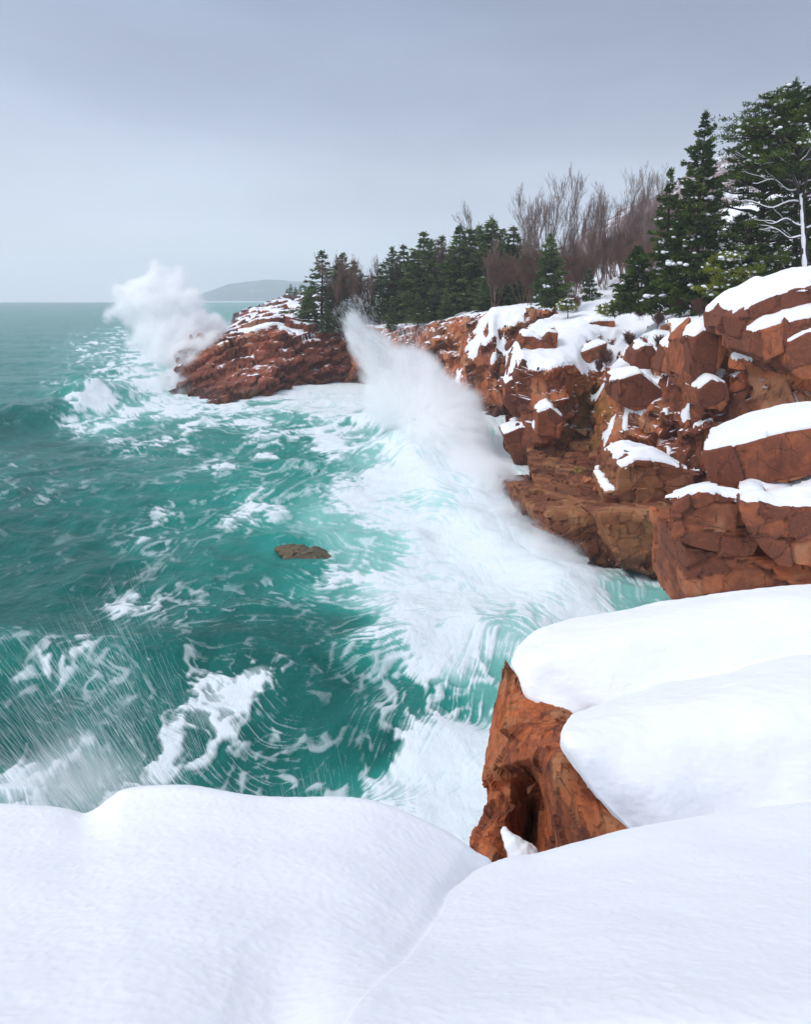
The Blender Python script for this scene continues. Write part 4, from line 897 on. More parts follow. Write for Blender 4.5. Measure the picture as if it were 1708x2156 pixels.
# ------------------------------------------------------------------ trees
def tube(path, rad, sides=5):
    path = np.asarray(path, float); n = len(path); t = np.gradient(path, axis=0); t /= np.linalg.norm(t, axis=1, keepdims=True) + 1e-9
    up = np.where(np.abs(t[:, 2:3]) > .9, np.array([[1., 0, 0]]), np.array([[0., 0, 1]])); a = np.cross(t, up); a /= np.linalg.norm(a, axis=1, keepdims=True) + 1e-9; b = np.cross(t, a)
    an = np.arange(sides) * 2 * math.pi / sides
    V = path[:, None] + (a[:, None] * np.cos(an)[None, :, None] + b[:, None] * np.sin(an)[None, :, None]) * np.asarray(rad)[:, None, None]
    i = np.arange(n - 1)[:, None] * sides; j = np.arange(sides)[None]; j2 = (j + 1) % sides
    Fq = np.stack([i + j, i + j2, i + sides + j2, i + sides + j], -1).reshape(-1, 4)
    return V.reshape(-1, 3), Fq
class MB:
    def __init__(s): s.V = []; s.F = {3: [], 4: []}; s.n = 0
    def add(s, V, Fq): s.V.append(np.asarray(V, float)); Fq = np.asarray(Fq); s.F[Fq.shape[1]].append(Fq + s.n); s.n += len(V)
    def build(s, name, m, parent=None, smooth=True):
        fs = [np.concatenate(s.F[k]) for k in (3, 4) if s.F[k]]
        return mesh_np(name, np.concatenate(s.V), fs, m, smooth=smooth, parent=parent)
def needles(C, D, L, W, rg, per=3):
    """leaf-sized blades: C centres, D directions, L lengths, W widths"""
    n = len(C); C = np.repeat(C, per, 0); D = np.repeat(D, per, 0); L = np.repeat(L, per) * rg.uniform(.6, 1.15, n * per); W = np.repeat(W, per) * rg.uniform(.7, 1.3, n * per)
    D = D + rg.normal(size=D.shape) * .42; D /= np.linalg.norm(D, axis=1, keepdims=True)
    s = np.cross(D, rg.normal(size=D.shape)); s /= np.linalg.norm(s, axis=1, keepdims=True) + 1e-9
    C = C + rg.normal(size=C.shape) * (W[:, None] * .5)
    a = C - s * W[:, None] * .5; b = C + s * W[:, None] * .5; c = C + D * L[:, None] + s * W[:, None] * .18; d = C + D * L[:, None] - s * W[:, None] * .18
    V = np.stack([a, b, c, d], 1).reshape(-1, 3); Fq = np.arange(len(V)).reshape(-1, 4)
    return V, Fq
def spruce(name, H, Rw, seed, dens=1.0, levels=26, per=6, mt=None, bare=.06, snow=.12, ragged=.3, open_=0.0, lean=0.0, width=1.0, nsize=1.0):
    rg = np.random.default_rng(seed); root = empty(name)
    tb = MB(); zs = np.linspace(0, H, 14); path = np.stack([.05 * H * lean * (zs / H) ** 1.3 + .02 * np.sin(zs * .7 + seed) * H * .1, .01 * np.cos(zs * .9) * H * .1, zs], 1)
    tb.add(*tube(path, .014 * H * (1 - zs / H * .93) + .006, 6))
    C, D, L, W = [], [], [], []; sn = MB(); nsn = 0
    def axis(z): return np.array([np.interp(z, zs, path[:, 0]), np.interp(z, zs, path[:, 1]), z])
    for k in range(levels):
        f = (k + rg.uniform(-.3, .3)) / (levels - 1); f = min(max(f, 0), .985); z = H * (bare + (1 - bare) * f)
        prof = (1 - f) ** .82 * (.55 + .45 * min(1, f / .12)) * (1 + ragged * rg.normal() * .6)
        nb = max(3, int(per * (1 - .45 * f)))
        if open_ and rg.random() < open_: nb = max(2, nb - 3)
        ph = rg.uniform(0, 6.28)
        for b in range(nb):
            a = ph + b * 6.283 / nb + rg.normal() * .25; ln = max(.12, Rw * prof * (1 + ragged * rg.normal()))
            up0 = .55 * f - .10 + rg.normal() * .08; droop = -.35 * (1 - f) * ln
            t = np.linspace(0, 1, 6); r = ln * t; zz = up0 * ln * t + droop * t ** 2 + .12 * ln * t ** 3
            bp = axis(z)[None] + np.stack([np.cos(a) * r, np.sin(a) * r, zz], 1)
            tb.add(*tube(bp, np.linspace(.022, .004, 6) * (H / 12) * (.4 + prof), 3))
            ntw = max(3, int(9 * ln * dens / nsize ** .5 + 2))
            tt = rg.uniform(.12 if ln < 1 else .2, 1, ntw) ** .8
            cc = np.stack([np.interp(tt, t, bp[:, i]) for i in range(3)], 1)
            side = rg.choice([-1, 1], ntw) * rg.uniform(.2, 1.0, ntw); sw = .34 * ln * (1.05 - tt) * side + side * .05
            pa = a + math.pi / 2; cc[:, 0] += np.cos(pa) * sw; cc[:, 1] += np.sin(pa) * sw; cc[:, 2] -= np.abs(sw) * .18 + rg.uniform(0, .05, ntw) * ln
            dd = np.stack([np.cos(a) + np.cos(pa) * side * .8, np.sin(a) + np.sin(pa) * side * .8, up0 - .15 + rg.normal(size=ntw) * .15], 1)
            C.append(cc); D.append(dd); L.append(np.full(ntw, .26 * nsize * (.6 + .4 * min(1, ln)))); W.append(np.full(ntw, .11 * nsize))
            if snow and rg.random() < snow and f < .8:
                q = rg.uniform(.45, .95); c0 = np.array([np.interp(q, t, bp[:, i]) for i in range(3)]) + np.array([0, 0, .05]); w = rg.uniform(.35, 1.0)
                for _ in range(rg.integers(2, 6)):
                    sn.add(*puff(c0 + rg.normal(size=3) * np.array([.16, .16, .05]) * ln * .7, min(.24, .05 + .10 * ln * w) * nsize ** .5 * rg.uniform(.5, 1.1), rg, (1.1, .85, .6))); nsn += 1
    # leader
    C.append(np.array([axis(H * x) for x in (.93, .95, .97, .985, 1.)])); D.append(np.tile([0, 0, 1.], (5, 1))); L.append(np.full(5, .28 * nsize * H / 12 + .1)); W.append(np.full(5, .07 * nsize))
    C = np.concatenate(C); D = np.concatenate(D); L = np.concatenate(L); W = np.concatenate(W); D /= np.linalg.norm(D, axis=1, keepdims=True)
    tb.build('trunk', BARK, root)
    V, Fq = needles(C, D, L, W, rg, 4); mesh_np('crown', V, Fq, mt or SPRUCE, smooth=False, parent=root)
    if nsn: sn.build('crown_snow', TSNOW, root)
    return root
def bare(name, H, seed, mt, spread=.35, base_r=.011, multi=1, lev=4, snowy=False):
    rg = np.random.default_rng(seed); root = empty(name); tr = MB(); cr = MB()
    def grow(p, d, ln, r, lv):
        n = 5; pts = [p]; dd = d.copy()
        for i in range(n):
            dd = dd + rg.normal(size=3) * .10 + np.array([0, 0, .05]); dd /= np.linalg.norm(dd); pts.append(pts[-1] + dd * ln / n)
        pts = np.array(pts); rr = np.maximum(np.linspace(r, r * (.45 if lv else .2), n + 1), .006)
        (tr if lv == 0 else cr).add(*tube(pts, rr, 5 if lv == 0 else 3))
        if lv >= lev: return
        nb = [20, 7, 4, 3][lv]
        for b in range(nb):
            q = rg.uniform(.35 if lv == 0 else .2, 1.0); i = min(n - 1, int(q * n)); pp = pts[i] + (pts[i + 1] - pts[i]) * (q * n - i)
            s = rg.normal(size=3); s[2] = abs(s[2]) * .3; s /= np.linalg.norm(s)
            nd = dd * (1 - spread) + s * spread * 1.4 + np.array([0, 0, .25]); nd /= np.linalg.norm(nd)
            grow(pp, nd, ln * rg.uniform(.32, .55) * (1.15 - q * .5), r * (.5 if lv else .24), lv + 1)
    for k in range(multi):
        d = np.array([rg.normal() * .12 * multi ** .5, rg.normal() * .12, 1.]); d /= np.linalg.norm(d)
        grow(np.array([rg.normal() * .15 * (multi > 1), 0, 0.]), d, H * rg.uniform(.8, 1) * .86, base_r * H, 0)
    tr.build('trunk', mt, root); cr.build('crown', mt, root)
    return root
def pine(name, H, R_, seed, mt, clusters=60, trunk_lean=0.0, low=.15, snow=.3, snow_limbs=True, flat=.45, tuft=.5, trunk_r=.018, limbs=()):
    rg = np.random.default_rng(seed); root = empty(name); tb = MB(); sl = MB(); sn = MB(); k_ = [0, 0]
    zs = np.linspace(0, H * .93, 14); path = np.stack([trunk_lean * zs + .02 * H * np.sin(zs / H * 5 + seed), .015 * H * np.cos(zs / H * 4), zs], 1); tb.add(*tube(path, trunk_r * H * (1 - zs / H * .85), 8))
    if snow_limbs:   # wind-plastered snow on the near side of the trunk
        m_ = (zs > H * .05) & (zs < H * .62); pp = path[m_]; rr = trunk_r * H * (1 - zs[m_] / H * .85)
        tq = np.linspace(0, 1, 34); q = np.stack([np.interp(tq, np.linspace(0, 1, len(pp)), pp[:, k]) for k in range(3)], 1); r_ = np.interp(tq, np.linspace(0, 1, len(pp)), rr)
        rv_ = np.clip(.58 + .22 * perlin(np.stack([tq * 9, tq * 0 + seed, tq * 0], 1), 5), .35, .92); sl.add(*tube(q + np.array([-.30, -.42, 0]) * r_[:, None], r_ * rv_, 8)); k_[0] += 1
    for (f_, a_, l_, up_) in limbs:
        t_ = np.linspace(0, 1, 12); z_ = H * f_; o_ = np.array([np.interp(z_, zs, path[:, 0]), 0, z_])
        bp_ = o_ + np.stack([math.cos(a_) * l_ * t_, math.sin(a_) * l_ * t_ + .1 * np.sin(t_ * 7), up_ * l_ * t_ + .07 * l_ * np.sin(t_ * 8 + f_ * 30)], 1); rb_ = np.linspace(.085, .02, 12) * (H / 12)
        tb.add(*tube(bp_, rb_, 6)); sl.add(*tube(bp_ + np.array([0, 0, 1.]) * rb_[:, None] * .7, rb_ * 1.05, 6)); k_[0] += 1
        for q_ in (.35, .55, .75):
            b0 = bp_[int(q_ * 11)]; tt_ = np.linspace(0, 1, 6)[:, None]; e_ = np.array([math.cos(a_ + rg.normal() * .8), math.sin(a_ + rg.normal() * .8), rg.uniform(.1, .7)]) * l_ * .4
            bq = b0 + e_ * tt_ + np.array([0, 0, .05]) * np.sin(tt_ * 6); rq = np.linspace(.035, .012, 6); tb.add(*tube(bq, rq, 4)); sl.add(*tube(bq + np.array([0, 0, .02]), rq, 4))
    C, D, L, W = [], [], [], []
    for c in range(clusters):
        f = rg.uniform(low, 1) ** .85; z = H * f; a = rg.uniform(0, 6.28); prof = math.sin(min(1, (1.06 - f) / (1.06 - low) * 1.25) * math.pi * .5) ** .7 * (.75 if f < low + .12 else 1)
        ln = R_ * prof * rg.uniform(.45, 1.05); z0 = max(H * low * .8, z - ln * .25)
        p0 = np.array([np.interp(z0, zs, path[:, 0]), np.interp(z0, zs, path[:, 1]), z0]); t = np.linspace(0, 1, 7)
        wob = rg.normal(size=2) * .08 * ln
        bp = p0 + np.stack([np.cos(a) * ln * t + wob[0] * np.sin(t * 5), np.sin(a) * ln * t + wob[1] * np.sin(t * 6), (z - z0 + .12 * ln) * t ** .8 + .05 * ln * np.sin(t * 6 + c)], 1)
        rb = np.linspace(.010, .003, 7) * H * (.5 + .5 * prof); tb.add(*tube(bp, rb, 5))
        if snow_limbs and f < .75 and rg.random() < .45:
            sl.add(*tube(bp[:-1] + np.array([0, 0, 1.]) * rb[:-1, None] * .8, rb[:-1] * .9, 5)); k_[0] += 1
        for j in range(rg.integers(3, 7)):
            q = rg.uniform(.55, 1.05); c0 = bp[0] + (bp[-1] - bp[0]) * q; c0 = np.array([np.interp(min(q, 1), t, bp[:, i]) for i in range(3)]) + rg.normal(size=3) * np.array([.22, .22, .08]) * ln * .6
            n = int(26 * tuft / .5); e = rg.normal(size=(n, 3)) * np.array([.26, .26, .26 * flat]) * (.5 + .22 * ln); e[:, 2] = np.abs(e[:, 2]) * .9
            C.append(c0 + e); dd = e * .6 + np.array([0, 0, .35]) + rg.normal(size=e.shape) * .3; D.append(dd / np.linalg.norm(dd, axis=1, keepdims=True)); L.append(np.full(n, .17)); W.append(np.full(n, .055))
            if rg.random() < snow:
                for _ in range(4): sn.add(*puff(c0 + np.array([0, 0, .10]) + rg.normal(size=3) * np.array([.2, .2, .06]), rg.uniform(.05, .15), rg, (1.15, .9, .6))); k_[1] += 1
    V, Fq = needles(np.concatenate(C), np.concatenate(D), np.concatenate(L), np.concatenate(W), rg, 3)
    tb.build('trunk', BARK, root); mesh_np('crown', V, Fq, mt, smooth=False, parent=root)
    if k_[0]: sl.build('trunk_snow', TSNOW, root)
    if k_[1]: sn.build('crown_snow', TSNOW, root)
    return root
_used = set()
def place(proto, u, v, Y, label=None, cat='tree', group=None, h=None, rz=None, dz=-.35, wide=1.0, tilt=0):
    """stand a copy of proto with its foot at photo point (u,v), Y metres off; h = (proto height, wanted height)"""
    if proto.name in _used:
        r = proto.copy(); COL.objects.link(r)
        for ch in proto.children:
            c = ch.copy(); COL.objects.link(c); c.parent = r
    else: r = proto; _used.add(proto.name)
    x, y, z = P(u, v, Y); r.location = (x, y, z + dz); s = (h[1] / h[0]) if h else 1.0
    r.scale = (s * wide, s * wide, s); r.rotation_euler = (0, R(tilt), rz if rz is not None else rng.uniform(0, 6.28))
    for k in ('label', 'category', 'group', 'kind'):
        if k in r: del r[k]
    tag(r, label, cat, group); return r

# individual near trees (foot u, v, distance)
def topH(v0, v1, Y): return (v0 - v1) / F * Y
Y0 = 41.0
t_ = spruce('spruce_tree', topH(655, 225, Y0), 2.6, 11, dens=2.3, levels=40, per=8, snow=.26, ragged=.22, lean=1.2, nsize=1.0)
place(t_, 1462, 660, Y0, 'tall dark spruce with a bare pointed top, left of the big snowy limbed pine', rz=0, dz=-.2)
Y0 = 43.0
t_ = spruce('spruce_tree', topH(640, 352, Y0), 1.6, 12, dens=2.0, levels=34, per=6, snow=.15, ragged=.28, lean=.8, open_=.3)
place(t_, 1402, 640, Y0, 'slim ragged spruce just left of the tall dark pointed spruce', rz=0, dz=-.2)
Y0 = 45.0
t_ = spruce('spruce_tree', topH(650, 515, Y0), 2.1, 13, dens=2.0, levels=22, per=8, snow=.22, ragged=.2)
place(t_, 1345, 650, Y0, 'short broad young evergreen left of the slim ragged spruce', rz=1, dz=-.2)
Y0 = 37.0
t_ = pine('pine_tree', topH(600, 180, Y0), 4.6, 14, PINE, clusters=150, low=.5, snow=.2, flat=.26, tuft=.75, trunk_r=.022, limbs=[(.60, 3.0, 3.6, .35), (.52, 3.3, 3.2, .15), (.44, 2.9, 3.4, .06), (.35, 3.3, 2.6, .04), (.27, 3.0, 2.4, .28), (.66, 3.6, 3.0, .5), (.48, .2, 2.0, .3), (.33, -.4, 1.8, .2)])
place(t_, 1692, 610, Y0, 'big spreading pine with snow plastered trunk and limbs, at the right edge', rz=0, dz=-.2)
Y0 = 42.0
t_ = pine('pine_tree', topH(600, 240, Y0), 3.0, 15, SPRUCE, clusters=110, low=.12, snow=.15, flat=.28, tuft=.8, snow_limbs=False)
place(t_, 1600, 610, Y0, 'dark crowded pine behind, filling the gap left of the snowy limbed pine', rz=2, dz=-.2)
Y0 = 46.0
t_ = spruce('spruce_tree', topH(600, 155, Y0), 2.6, 16, dens=1.5, levels=40, per=7, snow=.05, ragged=.25)
place(t_, 1676, 610, Y0, 'tallest spruce, its thin tip rising above the big pine near the right edge', rz=0, dz=-.2)
t_ = spruce('spruce_tree', 12.5, 3.0, 26, dens=1.4, levels=36, per=7, snow=.05, ragged=.25)
place(t_, 1760, 610, 40, 'spruce cut off by the right edge behind the big pine', rz=0, dz=-.2)
Y0 = 36.0
t_ = pine('pine_tree', topH(665, 530, Y0), 1.9, 17, PINEY, clusters=42, low=.28, snow=.35, flat=.45, tuft=.55, snow_limbs=False, trunk_lean=-.05, trunk_r=.022)
place(t_, 1530, 668, Y0, 'small yellow green pine with orange tips in front of the tall spruce', rz=1.2, dz=-.15)
Y0 = 39.0
t_ = pine('pine_tree', topH(660, 455, Y0), 2.1, 18, PINE, clusters=70, low=.15, snow=.35, flat=.3, tuft=.6, snow_limbs=False)
place(t_, 1575, 650, Y0, 'olive green pine between the tall pointed spruce and the snowy limbed pine', rz=2.4, dz=-.2)
Y0 = 47.0
t_ = pine('pine_tree', topH(658, 615, Y0), 1.0, 19, PINEY, clusters=16, low=.35, snow=.3, flat=.4, tuft=.5, snow_limbs=False, trunk_r=.03)
place(t_, 1196, 668, Y0 + 6, 'tiny pine with flat yellow green tufts at the left brink of the snow field', rz=0, dz=-.1)
t_ = pine('pine_bush', 1.2, 1.25, 20, PINEY, clusters=22, low=.1, snow=.4, flat=.45, tuft=.6, snow_limbs=False, trunk_r=.03)
place(t_, 1295, 668, 46, 'low sprawling pine bush with snow on it in the middle of the snow field', 'bush', rz=0, dz=-.1)
t_ = spruce('spruce_tree', 3.8, 1.1, 21, dens=1.2, levels=16, per=6, snow=.08)
place(t_, 1243, 640, 62, 'thin young spruce alone in front of the bare trees', rz=0)
Y0 = 58.0
t_ = spruce('spruce_tree', topH(640, 484, Y0), 2.0, 22, dens=1.6, levels=30, per=7, snow=.04, ragged=.2, mt=SPRUCE2)
place(t_, 1160, 645, Y0, 'single shapely brown green spruce standing in front of the bare woods', rz=0, dz=-.2)

# conifers of the middle wood: four kinds, many individuals, each with its own height
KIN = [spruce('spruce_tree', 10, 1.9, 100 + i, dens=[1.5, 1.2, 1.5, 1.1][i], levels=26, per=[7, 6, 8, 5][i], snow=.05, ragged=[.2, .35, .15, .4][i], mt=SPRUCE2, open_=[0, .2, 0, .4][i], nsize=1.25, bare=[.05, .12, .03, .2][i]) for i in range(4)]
WOOD = [ # u foot, v foot, Y, top v, kind
 (650, 690, 90, 600, 2), (678, 688, 88, 523, 3), (700, 690, 92, 590, 0), (722, 690, 90, 528, 1), (745, 690, 95, 545, 0), (752, 685, 88, 600, 2), (775, 688, 90, 580, 1), (800, 686, 88, 560, 3), (826, 684, 88, 515, 1),
 (848, 686, 85, 590, 2), (850, 684, 92, 512, 0), (872, 682, 86, 525, 2), (892, 684, 84, 483, 0), (908, 682, 90, 500, 1), (930, 684, 92, 492, 3), (915, 678, 78, 590, 2), (950, 680, 84, 520, 1), (968, 676, 80, 470, 2),
 (990, 678, 88, 478, 0), (1010, 676, 90, 472, 3), (1003, 672, 78, 520, 1), (1036, 668, 78, 456, 2), (1048, 668, 74, 500, 0), (1060, 668, 84, 478, 1), (1082, 664, 76, 472, 0), (1100, 660, 72, 530, 1), (1108, 662, 80, 560, 2), (825, 684, 80, 630, 2),
 (880, 680, 76, 610, 1), (735, 690, 84, 640, 2), (690, 694, 84, 640, 0), (1020, 668, 70, 580, 2), (940, 676, 74, 600, 0)]
WLAB = {0: 'leftmost low spruce of the headland wood, beside the snowy ledge', 1: 'tall sparse spruce standing up at the left end of the headland wood', 28: 'small spruce low at the brink below the middle wood',
        17: 'shapely tall spruce near the middle of the wood, right of the reddish saplings', 21: 'tallest spruce of the middle wood, with a full crown'}
ORD = 'first second third fourth fifth sixth seventh eighth ninth tenth eleventh twelfth thirteenth fourteenth fifteenth sixteenth seventeenth eighteenth nineteenth twentieth twenty-first twenty-second twenty-third twenty-fourth'.split()
for i, (u, v, Y, tv, k) in enumerate(WOOD):
    lab = WLAB.get(i, 'spruce packed among others in the dark green wood on the middle headland')
    if i not in WLAB and tv < 560: lab = 'spruce of the headland wood with its tip %s from the wood\'s left end' % ORD[sorted(w[0] for w in WOOD if w[3] < 560).index(u)]
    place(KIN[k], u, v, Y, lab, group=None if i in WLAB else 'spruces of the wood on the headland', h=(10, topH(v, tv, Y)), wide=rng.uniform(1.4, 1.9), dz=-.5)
# far clump on the far point
for i, (u, tv) in enumerate([(604, 606), (612, 596), (622, 602), (632, 598), (642, 600), (650, 606), (662, 600)]):
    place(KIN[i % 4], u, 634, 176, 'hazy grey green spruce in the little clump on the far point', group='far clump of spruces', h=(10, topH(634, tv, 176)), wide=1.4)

# bare birches and red-brown saplings behind
BK = [bare('bare_tree', 10, 200 + i, TWIG, multi=[1, 1, 2, 1][i], spread=[.2, .24, .2, .18][i], base_r=.0075, lev=3) for i in range(4)]
BR = [bare('bare_sapling', 6, 300 + i, TWIGRED, multi=5, spread=.2, base_r=.008, lev=3) for i in range(3)]
def ground_z(x, y):
    r = LBV.ray_cast(Vector((x, y, 80)), Vector((0, 0, -1))); return r[0].z if r[0] is not None else 10.0
bpy.context.view_layer.update(); LBV = bvh_of([land, cliff_fr, head])
def place_on(proto, u, Y, **k):
    x = (u - CX) / F * Y; z = ground_z(x, Y); v = HZ + (EYE - z) / Y * F
    return place(proto, u, v, Y, **k)
tops = [(1045, 440), (1062, 405), (1090, 420), (1105, 400), (1130, 395), (1142, 385), (1160, 372), (1180, 392), (1195, 400), (1212, 405), (1235, 420), (1258, 395), (1270, 400), (1282, 360), (1300, 362), (1312, 375), (1325, 385), (1345, 400), (1362, 420), (1385, 430), (1410, 330), (1425, 400)]
for i, (u, tv) in enumerate(tops):
    Y = rng.uniform(74, 92); x = (u - CX) / F * Y; z = ground_z(x, Y); H_ = (EYE + (HZ - tv) / F * Y) - z
    place_on(BK[i % 4], u + 6, Y, label='bare grey birch in the leafless wood behind the snow field', group='bare birches of the leafless wood', h=(10, max(5, H_)), tilt=rng.normal() * 3)
for i in range(150):
    u = rng.uniform(1030, 1500); Y = rng.uniform(68, 120)
    if i % 2: place_on(BK[i % 4], u, Y, label='bare grey birch in the leafless wood behind the snow field', group='bare birches of the leafless wood', h=(10, rng.uniform(7, 11)), tilt=rng.normal() * 3)
    else: place_on(BR[i % 3], u, rng.uniform(62, 95), label='red brown leafless sapling crowded under the bare birches', group='red brown saplings under the birches', h=(6, rng.uniform(4.5, 7.5)), cat='sapling')
for i, u in enumerate([700, 715, 735, 760, 790, 812, 835, 928, 945, 955, 860, 985]):
    v = 686 if u < 850 else 680; Y = rng.uniform(84, 92)
    place(BR[i % 3], u, v, Y, label='dark red leafless sapling between the spruces of the headland wood', group='red saplings of the headland wood', h=(6, topH(v, rng.uniform(530, 580) if u < 900 else 510, Y)), cat='sapling', wide=.8)
# leafless shrubs along the rim
SH = [bare('shrub', 1.2, 400 + i, simple('shrub_twig_material', C3((122, 88, 78)), C3((88, 64, 58)), scale=1) if i == 0 else bpy.data.materials['shrub_twig_material'], multi=11, spread=.5, base_r=.006, lev=2) for i in range(2)]
for i, (u, v, Y, h, lab) in enumerate([(1280, 775, 40.0, 1.5, 'dark brown leafless shrub hanging over the gully edge'), (1262, 790, 40.5, 1.2, 'small dark shrub at the left foot of the shrub over the gully'), (1330, 735, 41, 1.3, 'reddish leafless shrub left of the round tan boulder'),
        (1390, 745, 37.5, 1.3, 'reddish leafless shrub right of the round tan boulder'), (1385, 690, 42, 1.3, 'grey tangled shrub in the snow below the tall spruce'), (1430, 670, 41, 1.5, 'brown tangled shrub at the foot of the tall spruce'),
        (1350, 672, 45, 1.0, 'thin dead shrub in the snow below the young evergreen'), (1545, 720, 31.5, 1.0, 'bare shrub in the snowy notch under the highest roof block'), (1215, 655, 56, 1.6, 'grey bush behind the tiny flat tufted pine'), (1405, 660, 44, 1.4, 'snowy thicket between the slim spruce and the tall spruce'),
        (1475, 668, 38, 1.3, 'thicket of bare twigs under the small yellow green pine'), (1500, 640, 42, 2.2, 'tall bare shrub in the shade left of the olive pine'), (1620, 620, 41, 2.2, 'tall bare shrub in the shade beneath the big pine')]):
    place(SH[i % 2], u, v, Y, lab, 'shrub', h=(1.2, h), dz=-.1)

# ------------------------------------------------------------------ spray
def spray_material(name, dens=1.0, col_=(1, 1, 1, 1)):
    m = mat(name); t = NT(m)
    a = t.n('ShaderNodeAttribute', attribute_name='density').outputs['Fac']
    v = t.n('ShaderNodeVolumePrincipled', {'Color': col_, 'Density': t.math('MULTIPLY', a, dens), 'Anisotropy': .0}).outputs[0]
    # density comes through the multiplied attribute only
    v.node.inputs['Density Attribute'].default_value = ''
    t.out(None, v); return m
def spray_volume(name, label, blobs, origin, res, m, streak=2.6, erode=.9, gain=1.0, nscale=.45, soft=1.0, wob=.5):
    """airborne spray as a real volume: blobs = [(centre xyz, radii xyz, strength)], torn into jets that fly out from origin"""
    lo = np.min([np.array(c) - np.array(r) * 1.15 for c, r, s in blobs], 0); hi = np.max([np.array(c) + np.array(r) * 1.15 for c, r, s in blobs], 0)
    lo[2] = max(lo[2], -.3)
    ng = bpy.data.node_groups.new(name + '_nodes', 'GeometryNodeTree'); ng.interface.new_socket('Geometry', in_out='OUTPUT', socket_type='NodeSocketGeometry'); ng.interface.new_socket('Geometry', in_out='INPUT', socket_type='NodeSocketGeometry')
    class G: t = ng
    g = NT.__new__(NT); g.t = ng
    pos = g.n('GeometryNodeInputPosition').outputs[0]
    def nz(v, sc, det, ro): return g.n('ShaderNodeTexNoise', {'Vector': v, 'Scale': sc, 'Detail': det, 'Roughness': ro})
    w = nz(pos, nscale, 3, .5).outputs['Color']; w = g.n('ShaderNodeVectorMath', {0: w, 1: (.5, .5, .5)}, operation='SUBTRACT').outputs[0]
    wp = g.n('ShaderNodeVectorMath', {0: w, 'Scale': wob * 4}, operation='SCALE').outputs[0]
    pw = g.n('ShaderNodeVectorMath', {0: pos, 1: wp}, operation='ADD').outputs[0]
    tot = None
    for c, r, s in blobs:
        d = g.n('ShaderNodeVectorMath', {0: pw, 1: tuple(c)}, operation='SUBTRACT').outputs[0]
        d = g.n('ShaderNodeVectorMath', {0: d, 1: tuple(1 / x for x in r)}, operation='MULTIPLY').outputs[0]
        L_ = g.n('ShaderNodeVectorMath', {0: d}, operation='LENGTH').outputs['Value']
        f = g.n('ShaderNodeMapRange', {0: L_, 1: 1.05, 2: .0, 3: 0., 4: s}); f.interpolation_type = 'SMOOTHSTEP'; f = f.outputs[0]
        tot = f if tot is None else g.math('ADD', tot, f)
    tot = g.math('MINIMUM', tot, 1.0)
    rel = g.n('ShaderNodeVectorMath', {0: pos, 1: tuple(origin)}, operation='SUBTRACT').outputs[0]
    nd = g.n('ShaderNodeVectorMath', {0: rel}, operation='NORMALIZE').outputs[0]
    ln = g.n('ShaderNodeVectorMath', {0: rel}, operation='LENGTH').outputs['Value']
    sv = g.n('ShaderNodeVectorMath', {0: nd, 'Scale': g.math('ADD', streak, g.math('MULTIPLY', ln, .12))}, operation='SCALE').outputs[0]
    st = nz(sv, 2.4, 5, .62).outputs[0]; cl = nz(pos, nscale * 2.4, 7, .68).outputs[0]
    e = g.math('ADD', g.math('MULTIPLY', st, .55), g.math('MULTIPLY', cl, .5))
    e = g.math('MULTIPLY', g.math('SUBTRACT', e, .36), erode * 3.4)
    d = g.math('SUBTRACT', tot, g.math('MULTIPLY', e, g.math('SUBTRACT', 1.4, tot)))
    d = g.math('MULTIPLY', g.math('MAXIMUM', d, 0.0), tot)
    d = g.math('MULTIPLY', d, g.math('MINIMUM', g.math('MAXIMUM', g.math('MULTIPLY', g.math('SUBTRACT', st, .40), 6.0), .06), 1.6))
    d = g.math('POWER', g.math('MULTIPLY', d, gain), soft)
    d = g.math('MULTIPLY', d, g.math('GREATER_THAN', tot, .004))
    n = [max(8, int((hi[i] - lo[i]) / res)) for i in range(3)]
    vc = g.n('GeometryNodeVolumeCube', {'Density': d, 'Min': tuple(lo), 'Max': tuple(hi), 'Resolution X': n[0], 'Resolution Y': n[1], 'Resolution Z': n[2]})
    sm = g.n('GeometryNodeSetMaterial', {0: vc.outputs[0], 'Material': m})
    g.n('NodeGroupOutput', {0: sm.outputs[0]})
    o = mesh_np(name, np.array([lo, hi, (lo + hi) / 2]), np.array([[0, 1, 2]])); o.data.materials.append(m)
    md = o.modifiers.new('spray', 'NODES'); md.node_group = ng
    tag(o, label, 'spray', kind='stuff'); return o
DROP = simple('droplet_material', (.9, .93, .96, 1), (.95, .96, .98, 1), rough=.4, trans=.5)
